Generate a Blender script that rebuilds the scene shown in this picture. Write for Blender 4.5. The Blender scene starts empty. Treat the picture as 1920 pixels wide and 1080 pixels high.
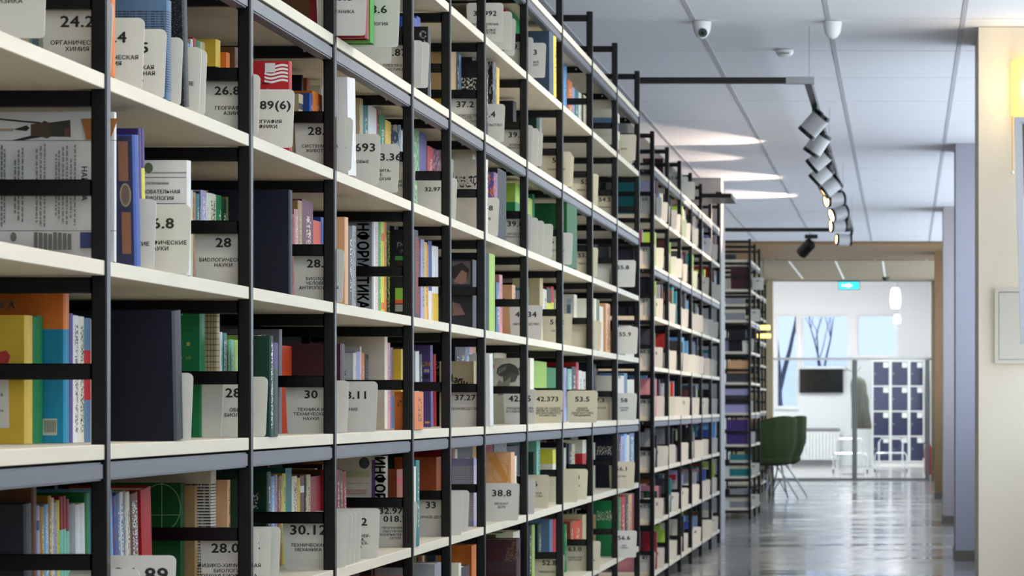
import bpy, bmesh, math, random
from mathutils import Vector, Matrix, Euler
random.seed(7)
S = bpy.context.scene
COL = S.collection
F, VX, VY, H0 = 5600.0, 1695.0, 762.0, 1.045      # focal length in px, vanishing point of the aisle, eye height
# ------------------------------------------------------------------ camera
cd = bpy.data.cameras.new('camera'); cam = bpy.data.objects.new('camera', cd); COL.objects.link(cam)
cam.location = (0, 0, H0); cam.rotation_euler = (math.pi/2, 0, 0)
cd.sensor_width = 36; cd.lens = F/1920*36
cd.shift_x = -(VX-960)/1920; cd.shift_y = (VY-540)/1920
cd.clip_end = 300; cd.clip_start = 0.05
cd.dof.use_dof = True; cd.dof.focus_distance = 6.4; cd.dof.aperture_fstop = 17.0
S.camera = cam
# ------------------------------------------------------------------ world, exposure
W = bpy.data.worlds.new('sky'); S.world = W; W.use_nodes = True
nt = W.node_tree; bg = nt.nodes['Background']
tc = nt.nodes.new('ShaderNodeTexCoord'); sx = nt.nodes.new('ShaderNodeSeparateXYZ'); rp = nt.nodes.new('ShaderNodeValToRGB')
nt.links.new(tc.outputs['Generated'], sx.inputs[0]); nt.links.new(sx.outputs['Z'], rp.inputs[0])
rp.color_ramp.elements[0].position = 0.0; rp.color_ramp.elements[0].color = (0.84, 0.91, 1.0, 1)
rp.color_ramp.elements[1].position = 0.6; rp.color_ramp.elements[1].color = (0.66, 0.80, 1.0, 1)
nt.links.new(rp.outputs[0], bg.inputs[0]); bg.inputs[1].default_value = 3.2
S.view_settings.view_transform = 'Standard'; S.view_settings.look = 'None'
S.view_settings.gamma = 1.0; S.view_settings.use_curve_mapping = False
S.view_settings.exposure = 0.36
# ------------------------------------------------------------------ helpers
def lin(h):
    if isinstance(h, tuple): return h
    v = [int(h[i:i+2], 16)/255 for i in (0, 2, 4)]
    return tuple(c/12.92 if c <= .04045 else ((c+.055)/1.055)**2.4 for c in v)
MATS = {}
def mat(name, col, rough=.5, metal=0., spec=.5, emit=None, noise=0., nscale=8., bump=0., stretch=None):
    if name in MATS: return MATS[name]
    m = bpy.data.materials.new(name); m.use_nodes = True; t = m.node_tree; b = t.nodes['Principled BSDF']
    c = lin(col); b.inputs['Base Color'].default_value = (*c, 1); b.inputs['Roughness'].default_value = rough
    b.inputs['Metallic'].default_value = metal; b.inputs['Specular IOR Level'].default_value = spec
    if emit: b.inputs['Emission Color'].default_value = (*lin(emit[0]), 1); b.inputs['Emission Strength'].default_value = emit[1]
    if noise or bump:
        co = t.nodes.new('ShaderNodeTexCoord'); mp = t.nodes.new('ShaderNodeMapping'); n = t.nodes.new('ShaderNodeTexNoise')
        if stretch: mp.inputs['Scale'].default_value = stretch
        t.links.new(co.outputs['Object'], mp.inputs[0]); t.links.new(mp.outputs[0], n.inputs['Vector'])
        n.inputs['Scale'].default_value = nscale; n.inputs['Detail'].default_value = 4
        if noise:
            mx = t.nodes.new('ShaderNodeMix'); mx.data_type = 'RGBA'
            mx.inputs[6].default_value = (*[x*(1-noise) for x in c], 1); mx.inputs[7].default_value = (*[min(1, x*(1+noise)) for x in c], 1)
            t.links.new(n.outputs['Fac'], mx.inputs[0]); t.links.new(mx.outputs[2], b.inputs['Base Color'])
        if bump:
            bp = t.nodes.new('ShaderNodeBump'); bp.inputs['Strength'].default_value = bump; bp.inputs['Distance'].default_value = .002
            t.links.new(n.outputs['Fac'], bp.inputs['Height']); t.links.new(bp.outputs[0], b.inputs['Normal'])
    MATS[name] = m; return m
class MB:
    """collects simple shapes into one mesh"""
    def __init__(s): s.v, s.f, s.m = [], [], []
    def box(s, x0, x1, y0, y1, z0, z1, mi=0):
        b = len(s.v); s.v += [(x, y, z) for z in (z0, z1) for y in (y0, y1) for x in (x0, x1)]
        for q in ((0,2,3,1),(4,5,7,6),(0,1,5,4),(1,3,7,5),(3,2,6,7),(2,0,4,6)): s.f.append([b+i for i in q]); s.m.append(mi)
        return s
    def poly(s, pts, mi=0):
        b = len(s.v); s.v += [tuple(p) for p in pts]; s.f.append(list(range(b, b+len(pts)))); s.m.append(mi); return s
    def prism(s, pts, off, mi=0):
        """outline extruded by the vector off"""
        b = len(s.v); n = len(pts); o = Vector(off)
        s.v += [tuple(p) for p in pts] + [tuple(Vector(p)+o) for p in pts]
        s.f.append(list(range(b+n-1, b-1, -1))); s.f.append(list(range(b+n, b+2*n))); s.m += [mi, mi]
        for i in range(n): s.f.append([b+i, b+(i+1) % n, b+n+(i+1) % n, b+n+i]); s.m.append(mi)
        return s
    def tube(s, pts, r, n=8, mi=0, caps=True):
        pts = [Vector(p) for p in pts]; rs = r if isinstance(r, (list, tuple)) else [r]*len(pts); b = len(s.v); up = None
        for i, p in enumerate(pts):
            d = (pts[min(i+1, len(pts)-1)]-pts[max(i-1, 0)]).normalized()
            if up is None: up = d.orthogonal().normalized()
            u = (up-d*up.dot(d)).normalized(); up = u; w = d.cross(u)
            for k in range(n):
                a = 2*math.pi*k/n; s.v.append(tuple(p+(u*math.cos(a)+w*math.sin(a))*rs[i]))
        for i in range(len(pts)-1):
            for k in range(n):
                s.f.append([b+i*n+k, b+i*n+(k+1) % n, b+(i+1)*n+(k+1) % n, b+(i+1)*n+k]); s.m.append(mi)
        if caps:
            s.f.append([b+k for k in range(n-1, -1, -1)]); e = b+(len(pts)-1)*n; s.f.append([e+k for k in range(n)]); s.m += [mi, mi]
        return s
    def lathe(s, prof, o=(0,0,0), ax=(0,0,1), n=16, mi=0, caps=True):
        """profile [(r, h)] turned about ax through o"""
        o = Vector(o); ax = Vector(ax).normalized(); u = ax.orthogonal().normalized(); w = ax.cross(u); b = len(s.v)
        for r, h in prof:
            for k in range(n):
                a = 2*math.pi*k/n; s.v.append(tuple(o+ax*h+(u*math.cos(a)+w*math.sin(a))*r))
        for i in range(len(prof)-1):
            for k in range(n):
                s.f.append([b+i*n+k, b+i*n+(k+1) % n, b+(i+1)*n+(k+1) % n, b+(i+1)*n+k]); s.m.append(mi)
        if caps and prof[0][0] > 1e-4: s.f.append([b+k for k in range(n-1, -1, -1)]); s.m.append(mi)
        if caps and prof[-1][0] > 1e-4: e = b+(len(prof)-1)*n; s.f.append([e+k for k in range(n)]); s.m.append(mi)
        return s
    def mesh(s, name, mats):
        me = bpy.data.meshes.new(name); me.from_pydata(s.v, [], s.f)
        for m in (mats if isinstance(mats, list) else [mats]): me.materials.append(m)
        if any(s.m): me.polygons.foreach_set('material_index', s.m)
        me.update(); return me
    def build(s, name, mats, parent=None, smooth=False, **kw):
        me = s.mesh(name, mats)
        if smooth: me.polygons.foreach_set('use_smooth', [True]*len(me.polygons)); me.set_sharp_from_angle(angle=math.radians(40))
        return link(name, me, parent, **kw)
def link(name, me, parent=None, loc=None, **kw):
    o = bpy.data.objects.new(name, me); COL.objects.link(o)
    if parent is not None: o.parent = parent
    if loc is not None: o.location = loc
    for k, v in kw.items():
        if v: o[k] = v
    return o
def empty(name, loc=(0,0,0), **kw): return link(name, None, None, loc, **kw)
def bevel(me, w=.002, seg=1):
    b = bmesh.new(); b.from_mesh(me); bmesh.ops.bevel(b, geom=[e for e in b.edges if len(e.link_faces) == 2 and e.calc_face_angle(0) > .6], offset=w, segments=seg, affect='EDGES', clamp_overlap=True); b.to_mesh(me); b.free()
def PX(x, y, d): return Vector(((x-VX)*d/F, d, H0-(y-VY)*d/F))
def rotframe(d, roll=0):
    d = Vector(d).normalized(); return d.to_track_quat('Z', 'Y')
# ------------------------------------------------------------------ materials
M_black = mat('black_powder_coat', '020203', .26, 0, .34, bump=.15, nscale=900)
M_birch = mat('birch_plywood', 'D8CDB6', .5, noise=.10, nscale=30, stretch=(1, .12, 1))
M_beam = mat('grey_beam', '55565E', .4)
M_bolt = mat('zinc_bolt', 'C8C8C8', .3, 1)
M_wall = mat('white_wall_paint', 'DCDAD6', .7, noise=.02, nscale=3)
M_warm_lit = mat('white_paint_warm_lit', 'EADDC8', .7, noise=.03, nscale=40)  # white paint with the warm lamp light tinted into it
M_tile = mat('ceiling_tile_white', 'E0E0E6', .85, noise=.05, nscale=120, bump=.2)
M_rail = mat('ceiling_rail_metal', 'B8B8BE', .5, .0)
M_card = mat('divider_white', 'D2D0C6', .42, noise=.03, nscale=20)
M_card2 = mat('divider_cream', 'D2C9AE', .45, noise=.03, nscale=20)
M_ink = mat('black_ink', '1B1B1B', .6)
M_wood = mat('brown_wood', '8A6B44', .5, noise=.2, nscale=6, stretch=(8, 8, .6))
M_grey = mat('grey_metal', '8D8F92', .35, .6)
M_chrome = mat('chrome', 'D8DADD', .15, 1)
M_white = mat('white_lacquer', 'E8E8E8', .35)
M_paper = mat('book_pages', 'D9CDB0', .8, noise=.12, nscale=60, stretch=(1, 60, 1))
# floor: grey polished sheet floor
m = bpy.data.materials.new('polished_grey_floor'); m.use_nodes = True; t = m.node_tree; b = t.nodes['Principled BSDF']
co = t.nodes.new('ShaderNodeTexCoord'); n1 = t.nodes.new('ShaderNodeTexNoise'); n1.inputs['Scale'].default_value = 2.0; n1.inputs['Detail'].default_value = 6
t.links.new(co.outputs['Object'], n1.inputs['Vector'])
r1 = t.nodes.new('ShaderNodeValToRGB'); r1.color_ramp.elements[0].color = (*lin('85827F'), 1); r1.color_ramp.elements[1].color = (*lin('989592'), 1)
t.links.new(n1.outputs['Fac'], r1.inputs[0]); t.links.new(r1.outputs[0], b.inputs['Base Color'])
mp = t.nodes.new('ShaderNodeMapping'); mp.inputs['Scale'].default_value = (.8, .35, 1); n2 = t.nodes.new('ShaderNodeTexNoise'); n2.inputs['Scale'].default_value = 3
t.links.new(co.outputs['Object'], mp.inputs[0]); t.links.new(mp.outputs[0], n2.inputs['Vector'])
bp = t.nodes.new('ShaderNodeBump'); bp.inputs['Strength'].default_value = .12; bp.inputs['Distance'].default_value = .01
t.links.new(n2.outputs['Fac'], bp.inputs['Height']); t.links.new(bp.outputs[0], b.inputs['Normal'])
b.inputs['Roughness'].default_value = .13; b.inputs['Specular IOR Level'].default_value = .6
mr = t.nodes.new('ShaderNodeMapRange'); mr.inputs[1].default_value = .35; mr.inputs[2].default_value = .65; mr.inputs[3].default_value = .07; mr.inputs[4].default_value = .24
mp3 = t.nodes.new('ShaderNodeMapping'); mp3.inputs['Scale'].default_value = (.5, 1.6, 1); n3 = t.nodes.new('ShaderNodeTexNoise'); n3.inputs['Scale'].default_value = 1.2; n3.inputs['Detail'].default_value = 3
t.links.new(co.outputs['Object'], mp3.inputs[0]); t.links.new(mp3.outputs[0], n3.inputs['Vector']); t.links.new(n3.outputs['Fac'], mr.inputs[0]); t.links.new(mr.outputs[0], b.inputs['Roughness'])
M_floor = m
m = bpy.data.materials.new('clear_glass'); m.use_nodes = True; t = m.node_tree; t.nodes.clear()
o_ = t.nodes.new('ShaderNodeOutputMaterial'); tr = t.nodes.new('ShaderNodeBsdfTransparent'); gl = t.nodes.new('ShaderNodeBsdfGlossy'); mx = t.nodes.new('ShaderNodeMixShader')
gl.inputs['Roughness'].default_value = .03; mx.inputs[0].default_value = .014; tr.inputs[0].default_value = (.93, .96, .97, 1)
t.links.new(tr.outputs[0], mx.inputs[1]); t.links.new(gl.outputs[0], mx.inputs[2]); t.links.new(mx.outputs[0], o_.inputs[0])
M_glass = m
m = M_glass.copy(); m.name = 'sky_dimming_glass'; m.node_tree.nodes['Transparent BSDF'].inputs[0].default_value = (.47, .51, .58, 1); M_tint = m  # tint added to dim the sky seen through the hall panes
PAL = dict(yellow='DDB63C', mustard='A88428', lemon='D3CF40', orange='D9752A', orangered='D2461F', red='B8242A', crimson='8E1F28', maroon='3E1E24', pink='D38F98', magenta='B03A70',
  burgundy='6A2143', purple='45306E', lavender='A69EC6', navy='0A0D1E', blue='2F4C98', skyblue='74A8D8', steel='5C7896', teal='1C7478', turquoise='1E84A6', mint='7FC0A8', green='1F7A45',
  darkgreen='183A2A', grass='4FA03E', lime='9CC04A', olive='6B7042', cream='D6C8A4', ivory='DDD6C2', white='DDDCD8', grey='8C8C90', charcoal='34353B', black='141417', brown='64432A',
  tan='B39060', peach='D9A678', sand='C4B48C', slate='3A485E', forest='115228', rust='9C4A24', violet='5A4A86', plum='4A2440')
BOOKM = {}
def bookmat(c1, c2, style):
    """cover material: u in 0..1 is the spine, u in 2..3 the front board"""
    k = (c1, c2, style)
    if k in BOOKM: return BOOKM[k]
    m = bpy.data.materials.new('cover_'+c1+('_'+c2 if c2 else '')); m.use_nodes = True; t = m.node_tree; N, L = t.nodes, t.links
    b = N['Principled BSDF']; b.inputs['Roughness'].default_value = .5; b.inputs['Specular IOR Level'].default_value = .25
    A, B = lin(PAL[c1]), lin(PAL[c2] if c2 else ('D8D0B8' if sum(lin(PAL[c1])) < 1.1 else '3A3A40'))
    uv = N.new('ShaderNodeUVMap'); s = N.new('ShaderNodeSeparateXYZ'); L.new(uv.outputs[0], s.inputs[0])
    def mth(op, a, bb=None, cc=None):
        n = N.new('ShaderNodeMath'); n.operation = op
        for i, q in enumerate((a, bb, cc)):
            if q is None: continue
            if isinstance(q, (int, float)): n.inputs[i].default_value = q
            else: L.new(q, n.inputs[i])
        return n.outputs[0]
    def band(x, lo, hi): return mth('MULTIPLY', mth('GREATER_THAN', x, lo), mth('LESS_THAN', x, hi))
    U, V = s.outputs[0], s.outputs[1]; spine = mth('LESS_THAN', U, 1.0); front = mth('GREATER_THAN', U, 1.5)
    oi = N.new('ShaderNodeObjectInfo')
    def noise(su, sv):
        cx = N.new('ShaderNodeCombineXYZ'); L.new(mth('MULTIPLY', U, su), cx.inputs[0]); L.new(mth('MULTIPLY', V, sv), cx.inputs[1]); L.new(mth('MULTIPLY', oi.outputs['Random'], 40.), cx.inputs[2])
        n = N.new('ShaderNodeTexNoise'); n.inputs['Scale'].default_value = 1; n.inputs['Detail'].default_value = 1; L.new(cx.outputs[0], n.inputs['Vector']); return n.outputs['Fac']
    mask = None
    if style == 't' or style == '':
        sp = mth('MULTIPLY', mth('MULTIPLY', spine, band(U, .3, .7)), mth('MULTIPLY', band(V, .22, .85), mth('GREATER_THAN', noise(6, 46), .54)))
        fr = mth('MULTIPLY', mth('MULTIPLY', front, band(U, 2.15, 2.85)), mth('MULTIPLY', band(V, .62, .78), mth('GREATER_THAN', noise(26, 34), .56)))
        mask = mth('MAXIMUM', sp, fr)
    elif style == 's': mask = mth('LESS_THAN', V, .42)
    elif style == 'S': mask = mth('GREATER_THAN', V, .72)
    elif style == 'm': mask = band(V, .34, .74)
    elif style == 'b': mask = mth('MULTIPLY', spine, mth('MAXIMUM', band(V, .1, .17), band(V, .8, .88)))
    elif style == 'g':
        mask = mth('MAXIMUM', mth('LESS_THAN', mth('FRACT', mth('MULTIPLY', U, 24.)), .16), mth('LESS_THAN', mth('FRACT', mth('MULTIPLY', V, 22.)), .12))
    elif style == 'l':
        mask = mth('MULTIPLY', mth('MULTIPLY', band(V, .08, .9), mth('LESS_THAN', mth('FRACT', mth('MULTIPLY', V, 40.)), .5)), mth('GREATER_THAN', noise(70, 3), .42))
    elif style == 'p':
        mask = mth('GREATER_THAN', noise(20, 15), .57)
    elif style == 'w': mask = mth('MULTIPLY', mth('MULTIPLY', spine, band(U, .22, .8)), mth('MULTIPLY', band(V, .08, .93), mth('GREATER_THAN', noise(7, 70), .52)))
    elif style == 'k': mask = mth('GREATER_THAN', noise(80, 120), .70)
    mix = N.new('ShaderNodeMix'); mix.data_type = 'RGBA'; mix.inputs[6].default_value = (*A, 1); mix.inputs[7].default_value = (*B, 1)
    if mask is not None: L.new(mask, mix.inputs[0])
    else: mix.inputs[0].default_value = 0
    wn = N.new('ShaderNodeMix'); wn.data_type = 'RGBA'; wn.blend_type = 'MULTIPLY'; wn.inputs[0].default_value = .5
    rr = N.new('ShaderNodeValToRGB'); rr.color_ramp.elements[0].color = (.6, .6, .6, 1); L.new(noise(5, 6), rr.inputs[0]); L.new(mix.outputs[2], wn.inputs[6]); L.new(rr.outputs[0], wn.inputs[7])
    L.new(wn.outputs[2], b.inputs['Base Color']); BOOKM[k] = m; return m
# ------------------------------------------------------------------ room
HC = H0+1.78                     # ceiling height
XR, XL = 0.95, -1.72             # right window wall, left wall behind the long rack
DE = 42.3                        # glass screen at the end of the corridor
MB().box(-2.6, 1.2, -5, 60, -.12, 0).build('floor', M_floor, kind='structure')
MB().box(XL-.12, XL, -5, 24.2, 0, HC).build('wall_left', mat('darkened_wall_shade', '2C2B2A', .8), kind='structure')  # wall colour darkened to keep gaps and reflections behind the rack dim
MB().box(-2.6, -2.45, 24.2, DE, 0, HC).box(-2.6, XL-.12, 24.08, 24.2, 0, HC).build('wall_reading_nook', M_wall, kind='structure')
wb = MB().box(-2.6, 1.2, -5.1, -5, 0, .85).box(-2.6, 1.2, -5.1, -5, 2.7, HC)
wb.build('wall_back', M_wall, kind='structure')
wf = MB()  # unseen window behind the camera, added for frontal light on the cards
for x in (-2.6, -1.35, -.1, 1.13): wf.box(x, x+.07, -5.08, -5.02, .85, 2.7)
wf = wf.build('window_fill_back', M_white, kind='structure')
MB().box(-2.6, 1.2, -5.056, -5.05, .85, 2.7).build('window_pane', M_glass, wf)
# window wall: piers, sill and lintel with glazed openings between the columns
cols = [(-5, -4.3), (1.2, 1.9), (7.6, 8.3), (14.0, 14.75), (20.2, 20.9), (26.6, 27.3), (33.8, 34.5), (DE-.5, DE)]
wr = MB().box(XR, XR+.2, -5, DE, 0, .85).box(XR, XR+.2, -5, DE, 2.72, HC)
wr.box(XR, XR+.2, -5, 7.6, .85, 1.5)  # sill raised here to cut daylight on the near shelves
for a, b_ in cols: wr.box(XR, XR+.2, a, b_, .85, 2.72)
wr.build('wall_right', M_wall, kind='structure')
for i in range(len(cols)-1):
    a, b_ = cols[i][1], cols[i+1][0]
    w = MB()
    for z in ((1.5 if i < 2 else .85), 2.67): w.box(XR+.05, XR+.12, a, b_, z, z+.05)
    nn = 3
    for k in range(nn+1):
        y = a+(b_-a-.05)*k/nn; w.box(XR+.05, XR+.12, y, y+.05, (1.55 if i < 2 else .9), 2.67)
    wo = w.build('window_%d' % (i+1), M_white, kind='structure')
    MB().box(XR+.08, XR+.086, a, b_, (1.55 if i < 2 else .9), 2.67).build('window_pane', M_glass, wo)
# columns that stand out from the window wall
for i, (a, b_) in enumerate(cols[3:7]):
    mm = [M_warm_lit, mat('white_paint_cool_shaded', 'A5A3AF', .7), mat('white_paint_rose_shaded', 'ACA3A5', .7), M_wood][i]  # warm light and cool shade tinted into white paint on three columns
    o = MB().box(.35, XR-.002, a, b_, 0, HC-.002).build('column', mm, kind='structure')
    MB().box(.342, XR-.004, a-.008, b_+.008, 0, .07).build('baseboard', mat('dark_skirting', '6B6258', .5), o)
# ceiling tiles 1.236 x 0.62 hung between metal rails
root = MB().box(-2.6, 1.2, -5, 36.5, HC+.02, HC+.06).build('ceiling', mat('ceiling_void', '6E6E72', .9), kind='structure')
xs = [-2.827+.62*k for k in range(0, 8)]
d0 = 13.71-1.236*15
tb = {}
for i in range(len(xs)-1):
    xa, xb = max(xs[i]+.011, -2.6), min(xs[i+1]-.011, 1.19)
    if xb-xa < .05: continue
    key = round(xb-xa, 3)
    if key not in tb: tb[key] = MB().box(0, xb-xa, .007, 1.229, 0, .02).mesh('ceiling_tile', M_tile)
    for k in range(33 if i < 7 else 0):
        y = d0+1.236*k
        if y < 8 and k % 1 == 0 and (k % 4 != 9): pass
        link('ceiling_tile', tb[key], root, (xa, y, HC))
rm = MB().box(-.011, .011, -4.9, 36.3, HC-.003, HC+.012).mesh('ceiling_rail', M_rail)
for x in xs[1:-1]: link('ceiling_rail', rm, root, (x, 0, 0))
# wooden soffit strip across the corridor, then the last ceiling bay with glowing strips that imitate reflections along its rails
MB().box(-2.45, XR, 32.2, 35.6, HC-.03, HC-.004).build('trim_1', M_wood, kind='structure')
MB().box(-2.6, 1.2, 36.5, DE+.05, HC, HC+.06).build('ceiling_end', mat('ceiling_end_paint', 'A3967C', .7), kind='structure')
for x in (-1.41, -.84, -.26): MB().box(x-.012, x+.012, 36.6, 41.6, HC-.004, HC-.001).build('trim_rail_reflection', mat('rail_reflection_glow', 'F4F4F8', .4, emit=('F4F6FF', .15)), kind='structure')
MB().box(-1.852, .385, DE-.05, DE+.05, HC-.012, HC-.001).build('trim_2', M_grey, kind='structure')
# wall at the end: opening from floor to ceiling between two jambs
MB().box(-2.6, -1.94, DE-.1, DE+.1, 0, HC-.002).build('wall_end', mat('beige_wall', 'A89878', .7), kind='structure')
MB().box(-1.94, -1.852, DE-.16, DE+.1, 0, HC-.004).build('trim_3', mat('beige_jamb', 'B5A583', .6), kind='structure')
MB().box(.385, .46, DE-.16, DE+.1, 0, HC-.004).build('trim_4', mat('brown_jamb', '7A6A50', .6), kind='structure')
MB().box(.46, 1.2, DE-.1, DE+.1, 0, HC-.002).build('wall_end_side', M_wall, kind='structure')
# ------------------------------------------------------------------ added fill panels, out of view over the near part of the aisle
def fill_panel(y, x=-.25, p=30., z=HC-.03, sx_=1.2, sy_=.6, col=(1, .95, .88)):
    o = empty('fill_light_panel', (x, y, z), label='', category='lamp')
    la = bpy.data.lights.new('panel', 'AREA'); la.shape = 'RECTANGLE'; la.size = sx_; la.size_y = sy_; la.energy = p; la.color = col
    lo = link('panel_light', la, o, (0, 0, -.012))
    MB().box(-sx_/2-.02, sx_/2+.02, -sy_/2-.02, sy_/2+.02, 0, .028).build('frame', M_white, o)
    MB().box(-sx_/2, sx_/2, -sy_/2, sy_/2, -.004, -.001).build('diffuser', mat('fill_panel_glow', 'FFFFFF', .5, emit=('FFF6E8', 4.)), o)
    return o
for i, (y, wd) in enumerate(((-2.5, 'behind the viewpoint'), (1.0, 'over the open floor'), (4.2, 'above the first bays'), (7.4, 'above the fifth bay'), (10.6, 'above the eighth bay'))):
    fill_panel(y, p=(88., 10., 8., 8., 14.)[i])['label'] = 'added unseen fill light panel ' + wd + ' of the aisle'
# ------------------------------------------------------------------ the long rack of shelves
X1 = 1.22
ORD = ['first', 'second', 'third', 'fourth', 'fifth', 'sixth', 'seventh', 'eighth', 'ninth', 'tenth', 'eleventh', 'twelfth', 'thirteenth', 'fourteenth', 'fifteenth', 'sixteenth',
       'seventeenth', 'eighteenth', 'nineteenth', 'twentieth'] + ['twenty-'+k for k in 'first second third fourth fifth sixth seventh eighth ninth'.split()] + ['thirtieth'] + ['thirty-'+k for k in 'first second third fourth fifth sixth seventh eighth ninth'.split()]
LEV = dict(H=1.112, G=.888, F=.654, A=.417, B=.183, C=-.048, D=-.2875, E=-.529, Z=-.768)
LZ = {k: H0+v*X1 for k, v in LEV.items()}
LNAME = {k: 'shelf '+'one two three four five six seven eight nine'.split()[i] for i, k in enumerate(LEV)}
e1 = [200, 470, 627.5, 773.3, 844, 909, 988.5, 1055, 1111, 1157.5, 1199]
D1 = [F*X1/(VX-e) for e in e1]
D1 = [D1[0]-1.01] + D1                       # frame before the picture's edge
X2 = 1.404
e2 = [1226.5, 1254, 1277, 1297.5, 1316.5, 1334.5, 1350]
D2 = [F*X2/(VX-e) for e in e2]
ZT = H0+1.269*X1
DEP = .40
PT = .0245
m_post = MB().box(-PT, 0, 0, .025, 0, ZT).mesh('upright', M_black); bevel(m_post, .0025)
m_rung = MB().box(-DEP+PT, -PT, .003, .022, -.0125, .0125).mesh('rung', M_black); bevel(m_rung, .002)
m_bolt = MB().lathe([(.0035, 0), (.0035, .002), (.002, .0035), (0, .0035)], ax=(0, -1, 0), n=8).mesh('bolt', M_bolt)
def rack(name, X, Ds, levels, label, beams='CFH', rung_skip=()):
    o = empty(name, (-X, Ds[0], 0), label=label, category='bookcase')
    bm = {}
    for i, d in enumerate(Ds):
        y = d-Ds[0]
        link('upright', m_post, o, (0, y, 0)); link('rear_upright', m_post, o, (-DEP+PT, y, 0))
        link('rung', m_rung, o, (0, y, ZT-.026))
        for L in levels:
            z = LZ[L]
            r = link('rung', m_rung, o, (0, y, z-.0375))
            if L in beams: link('bolt', m_bolt, r, (-.065, .003, .002))
            if L != 'H': link('rung', m_rung, o, (0, y, z+.112))
        if i == len(Ds)-1: break
        ln = round(Ds[i+1]-d, 3)
        if ln not in bm:
            a = MB().box(-DEP, -.003, 0, ln-.0265, -.023, 0).mesh('shelf_board', M_birch); bevel(a, .001)
            b_ = MB().box(-.034, -.004, .001, ln-.029, -.055, -.027).mesh('front_beam', M_beam); bevel(b_, .003, 2)
            bm[ln] = (a, b_)
        for L in levels:
            link('shelf_board', bm[ln][0], o, (0, y+.0255, LZ[L]))
            if L in beams: link('front_beam', bm[ln][1], o, (0, y+.0255, LZ[L]))
    return o
rack('bookshelf', X1, D1, 'HGFABCDEZ', 'long black ladder-frame bookcase with birch shelves along the aisle, full of books')
X3, D3 = 1.414, [27.6, 28.5, 29.4]
X4, D4 = 1.746, [36.0, 37.0, 37.9]
rack('bookshelf', X3, D3, 'HGFABCDEZ', 'short black ladder-frame bookcase standing end-on past the gap in the shelving')
rack('bookshelf', X4, D4, 'HGFABCDEZ', 'small black bookcase against the beige wall beyond the table')
rack('bookshelf', X2, D2, 'HGFABCDEZ', 'set-back black ladder-frame bookcase further down the aisle, behind the long one')
# ------------------------------------------------------------------ books and divider cards
def spine_mesh(name, w, th, h, mats, hard=True, pg=True):
    """cover: two boards and a slightly rounded spine; x 0 is the spine, -w the fore edge; y 0..th; z 0..h"""
    t = min(.0022, th*.18); bul = min(.003, th*.12) if hard else 0
    v, f, uv = [], [], []
    prof = [(0, 0), (bul*.75, th*.2), (bul, th*.5), (bul*.75, th*.8), (0, th)]
    outer = [(-w, 0)] + [(x, y) for x, y in prof] + [(-w, th)]
    inner = [(-w, th-t), (-t, th-t), (-t, t), (-w, t)]
    ring = outer+inner; n = len(ring)
    v = [(x, y, z) for z in (0, h) for x, y in ring]
    for i in range(n):
        j = (i+1) % n; f.append((i, j, n+j, n+i))
        if i == 0: u = (2, 3, 3, 2)
        elif i <= 4: u = tuple(q/th*.999 for q in (ring[i][1], ring[j][1], ring[j][1], ring[i][1]))
        else: u = (1.2, 1.2, 1.2, 1.2)
        uv += [(u[0], 0), (u[1], 0), (u[2], 1), (u[3], 1)]
    # top and bottom rims: front board, spine, back board
    for z, fl in ((0, False), (n, True)):
        for q in ((0, 1, 9, 10), (1, 2, 3, 4, 5, 8, 9), (5, 6, 7, 8)):
            q = [z+k for k in q]; q = q if fl else q[::-1]
            f.append(tuple(q)); uv += [(1.2, 1.)]*len(q)
    me = bpy.data.meshes.new(name); me.from_pydata(v, [], f); me.materials.append(mats)
    l = me.uv_layers.new(name='UVMap'); l.data.foreach_set('uv', [c for p in uv for c in p]); me.update()
    g = .004 if hard else .0005
    pm = MB().box(-w+g, -t, t, th-t, g, h-g).mesh('pages', M_paper)
    return me, pm
COUNT, LBL, BOOKS = {}, {}, []
def bayname(bay): return ORD[bay % 50]+' bay of '+('long rack' if bay < 50 else 'set-back rack' if bay < 100 else 'short rack' if bay < 150 else 'end rack')
def base_x(bay): return (X1, X2, X3, X4)[bay//50]
def bay_d(bay): return (D1, D2, D3, D4)[bay//50][bay % 50]
def bay_len(bay):
    D = (D1, D2, D3, D4)[bay//50]; k = bay % 50
    return D[k+1]-D[k] if k+1 < len(D) else .5
def book(bay, L, d, th, lat, h, c1, c2='', style='t', w=.145, lean=0., hard=True, label=None, z=None):
    z = LZ[L]+.0004 if z is None else z
    w = min(w, base_x(bay)+(.28 if bay < 50 else DEP-.01)-lat)
    h = min(h, .242 if L == 'G' else .254)
    if lat < base_x(bay)+.04 and L in 'GAD': h = min(h, .212 if L == 'G' else .229)
    BOOKS.append(dict(bay=bay, L=L, d=d, th=th, lat=lat, h=h, c1=c1, c2=c2, style=style, w=w, lean=lean, hard=hard, label=label, z=z))
    return BOOKS[-1]
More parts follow.
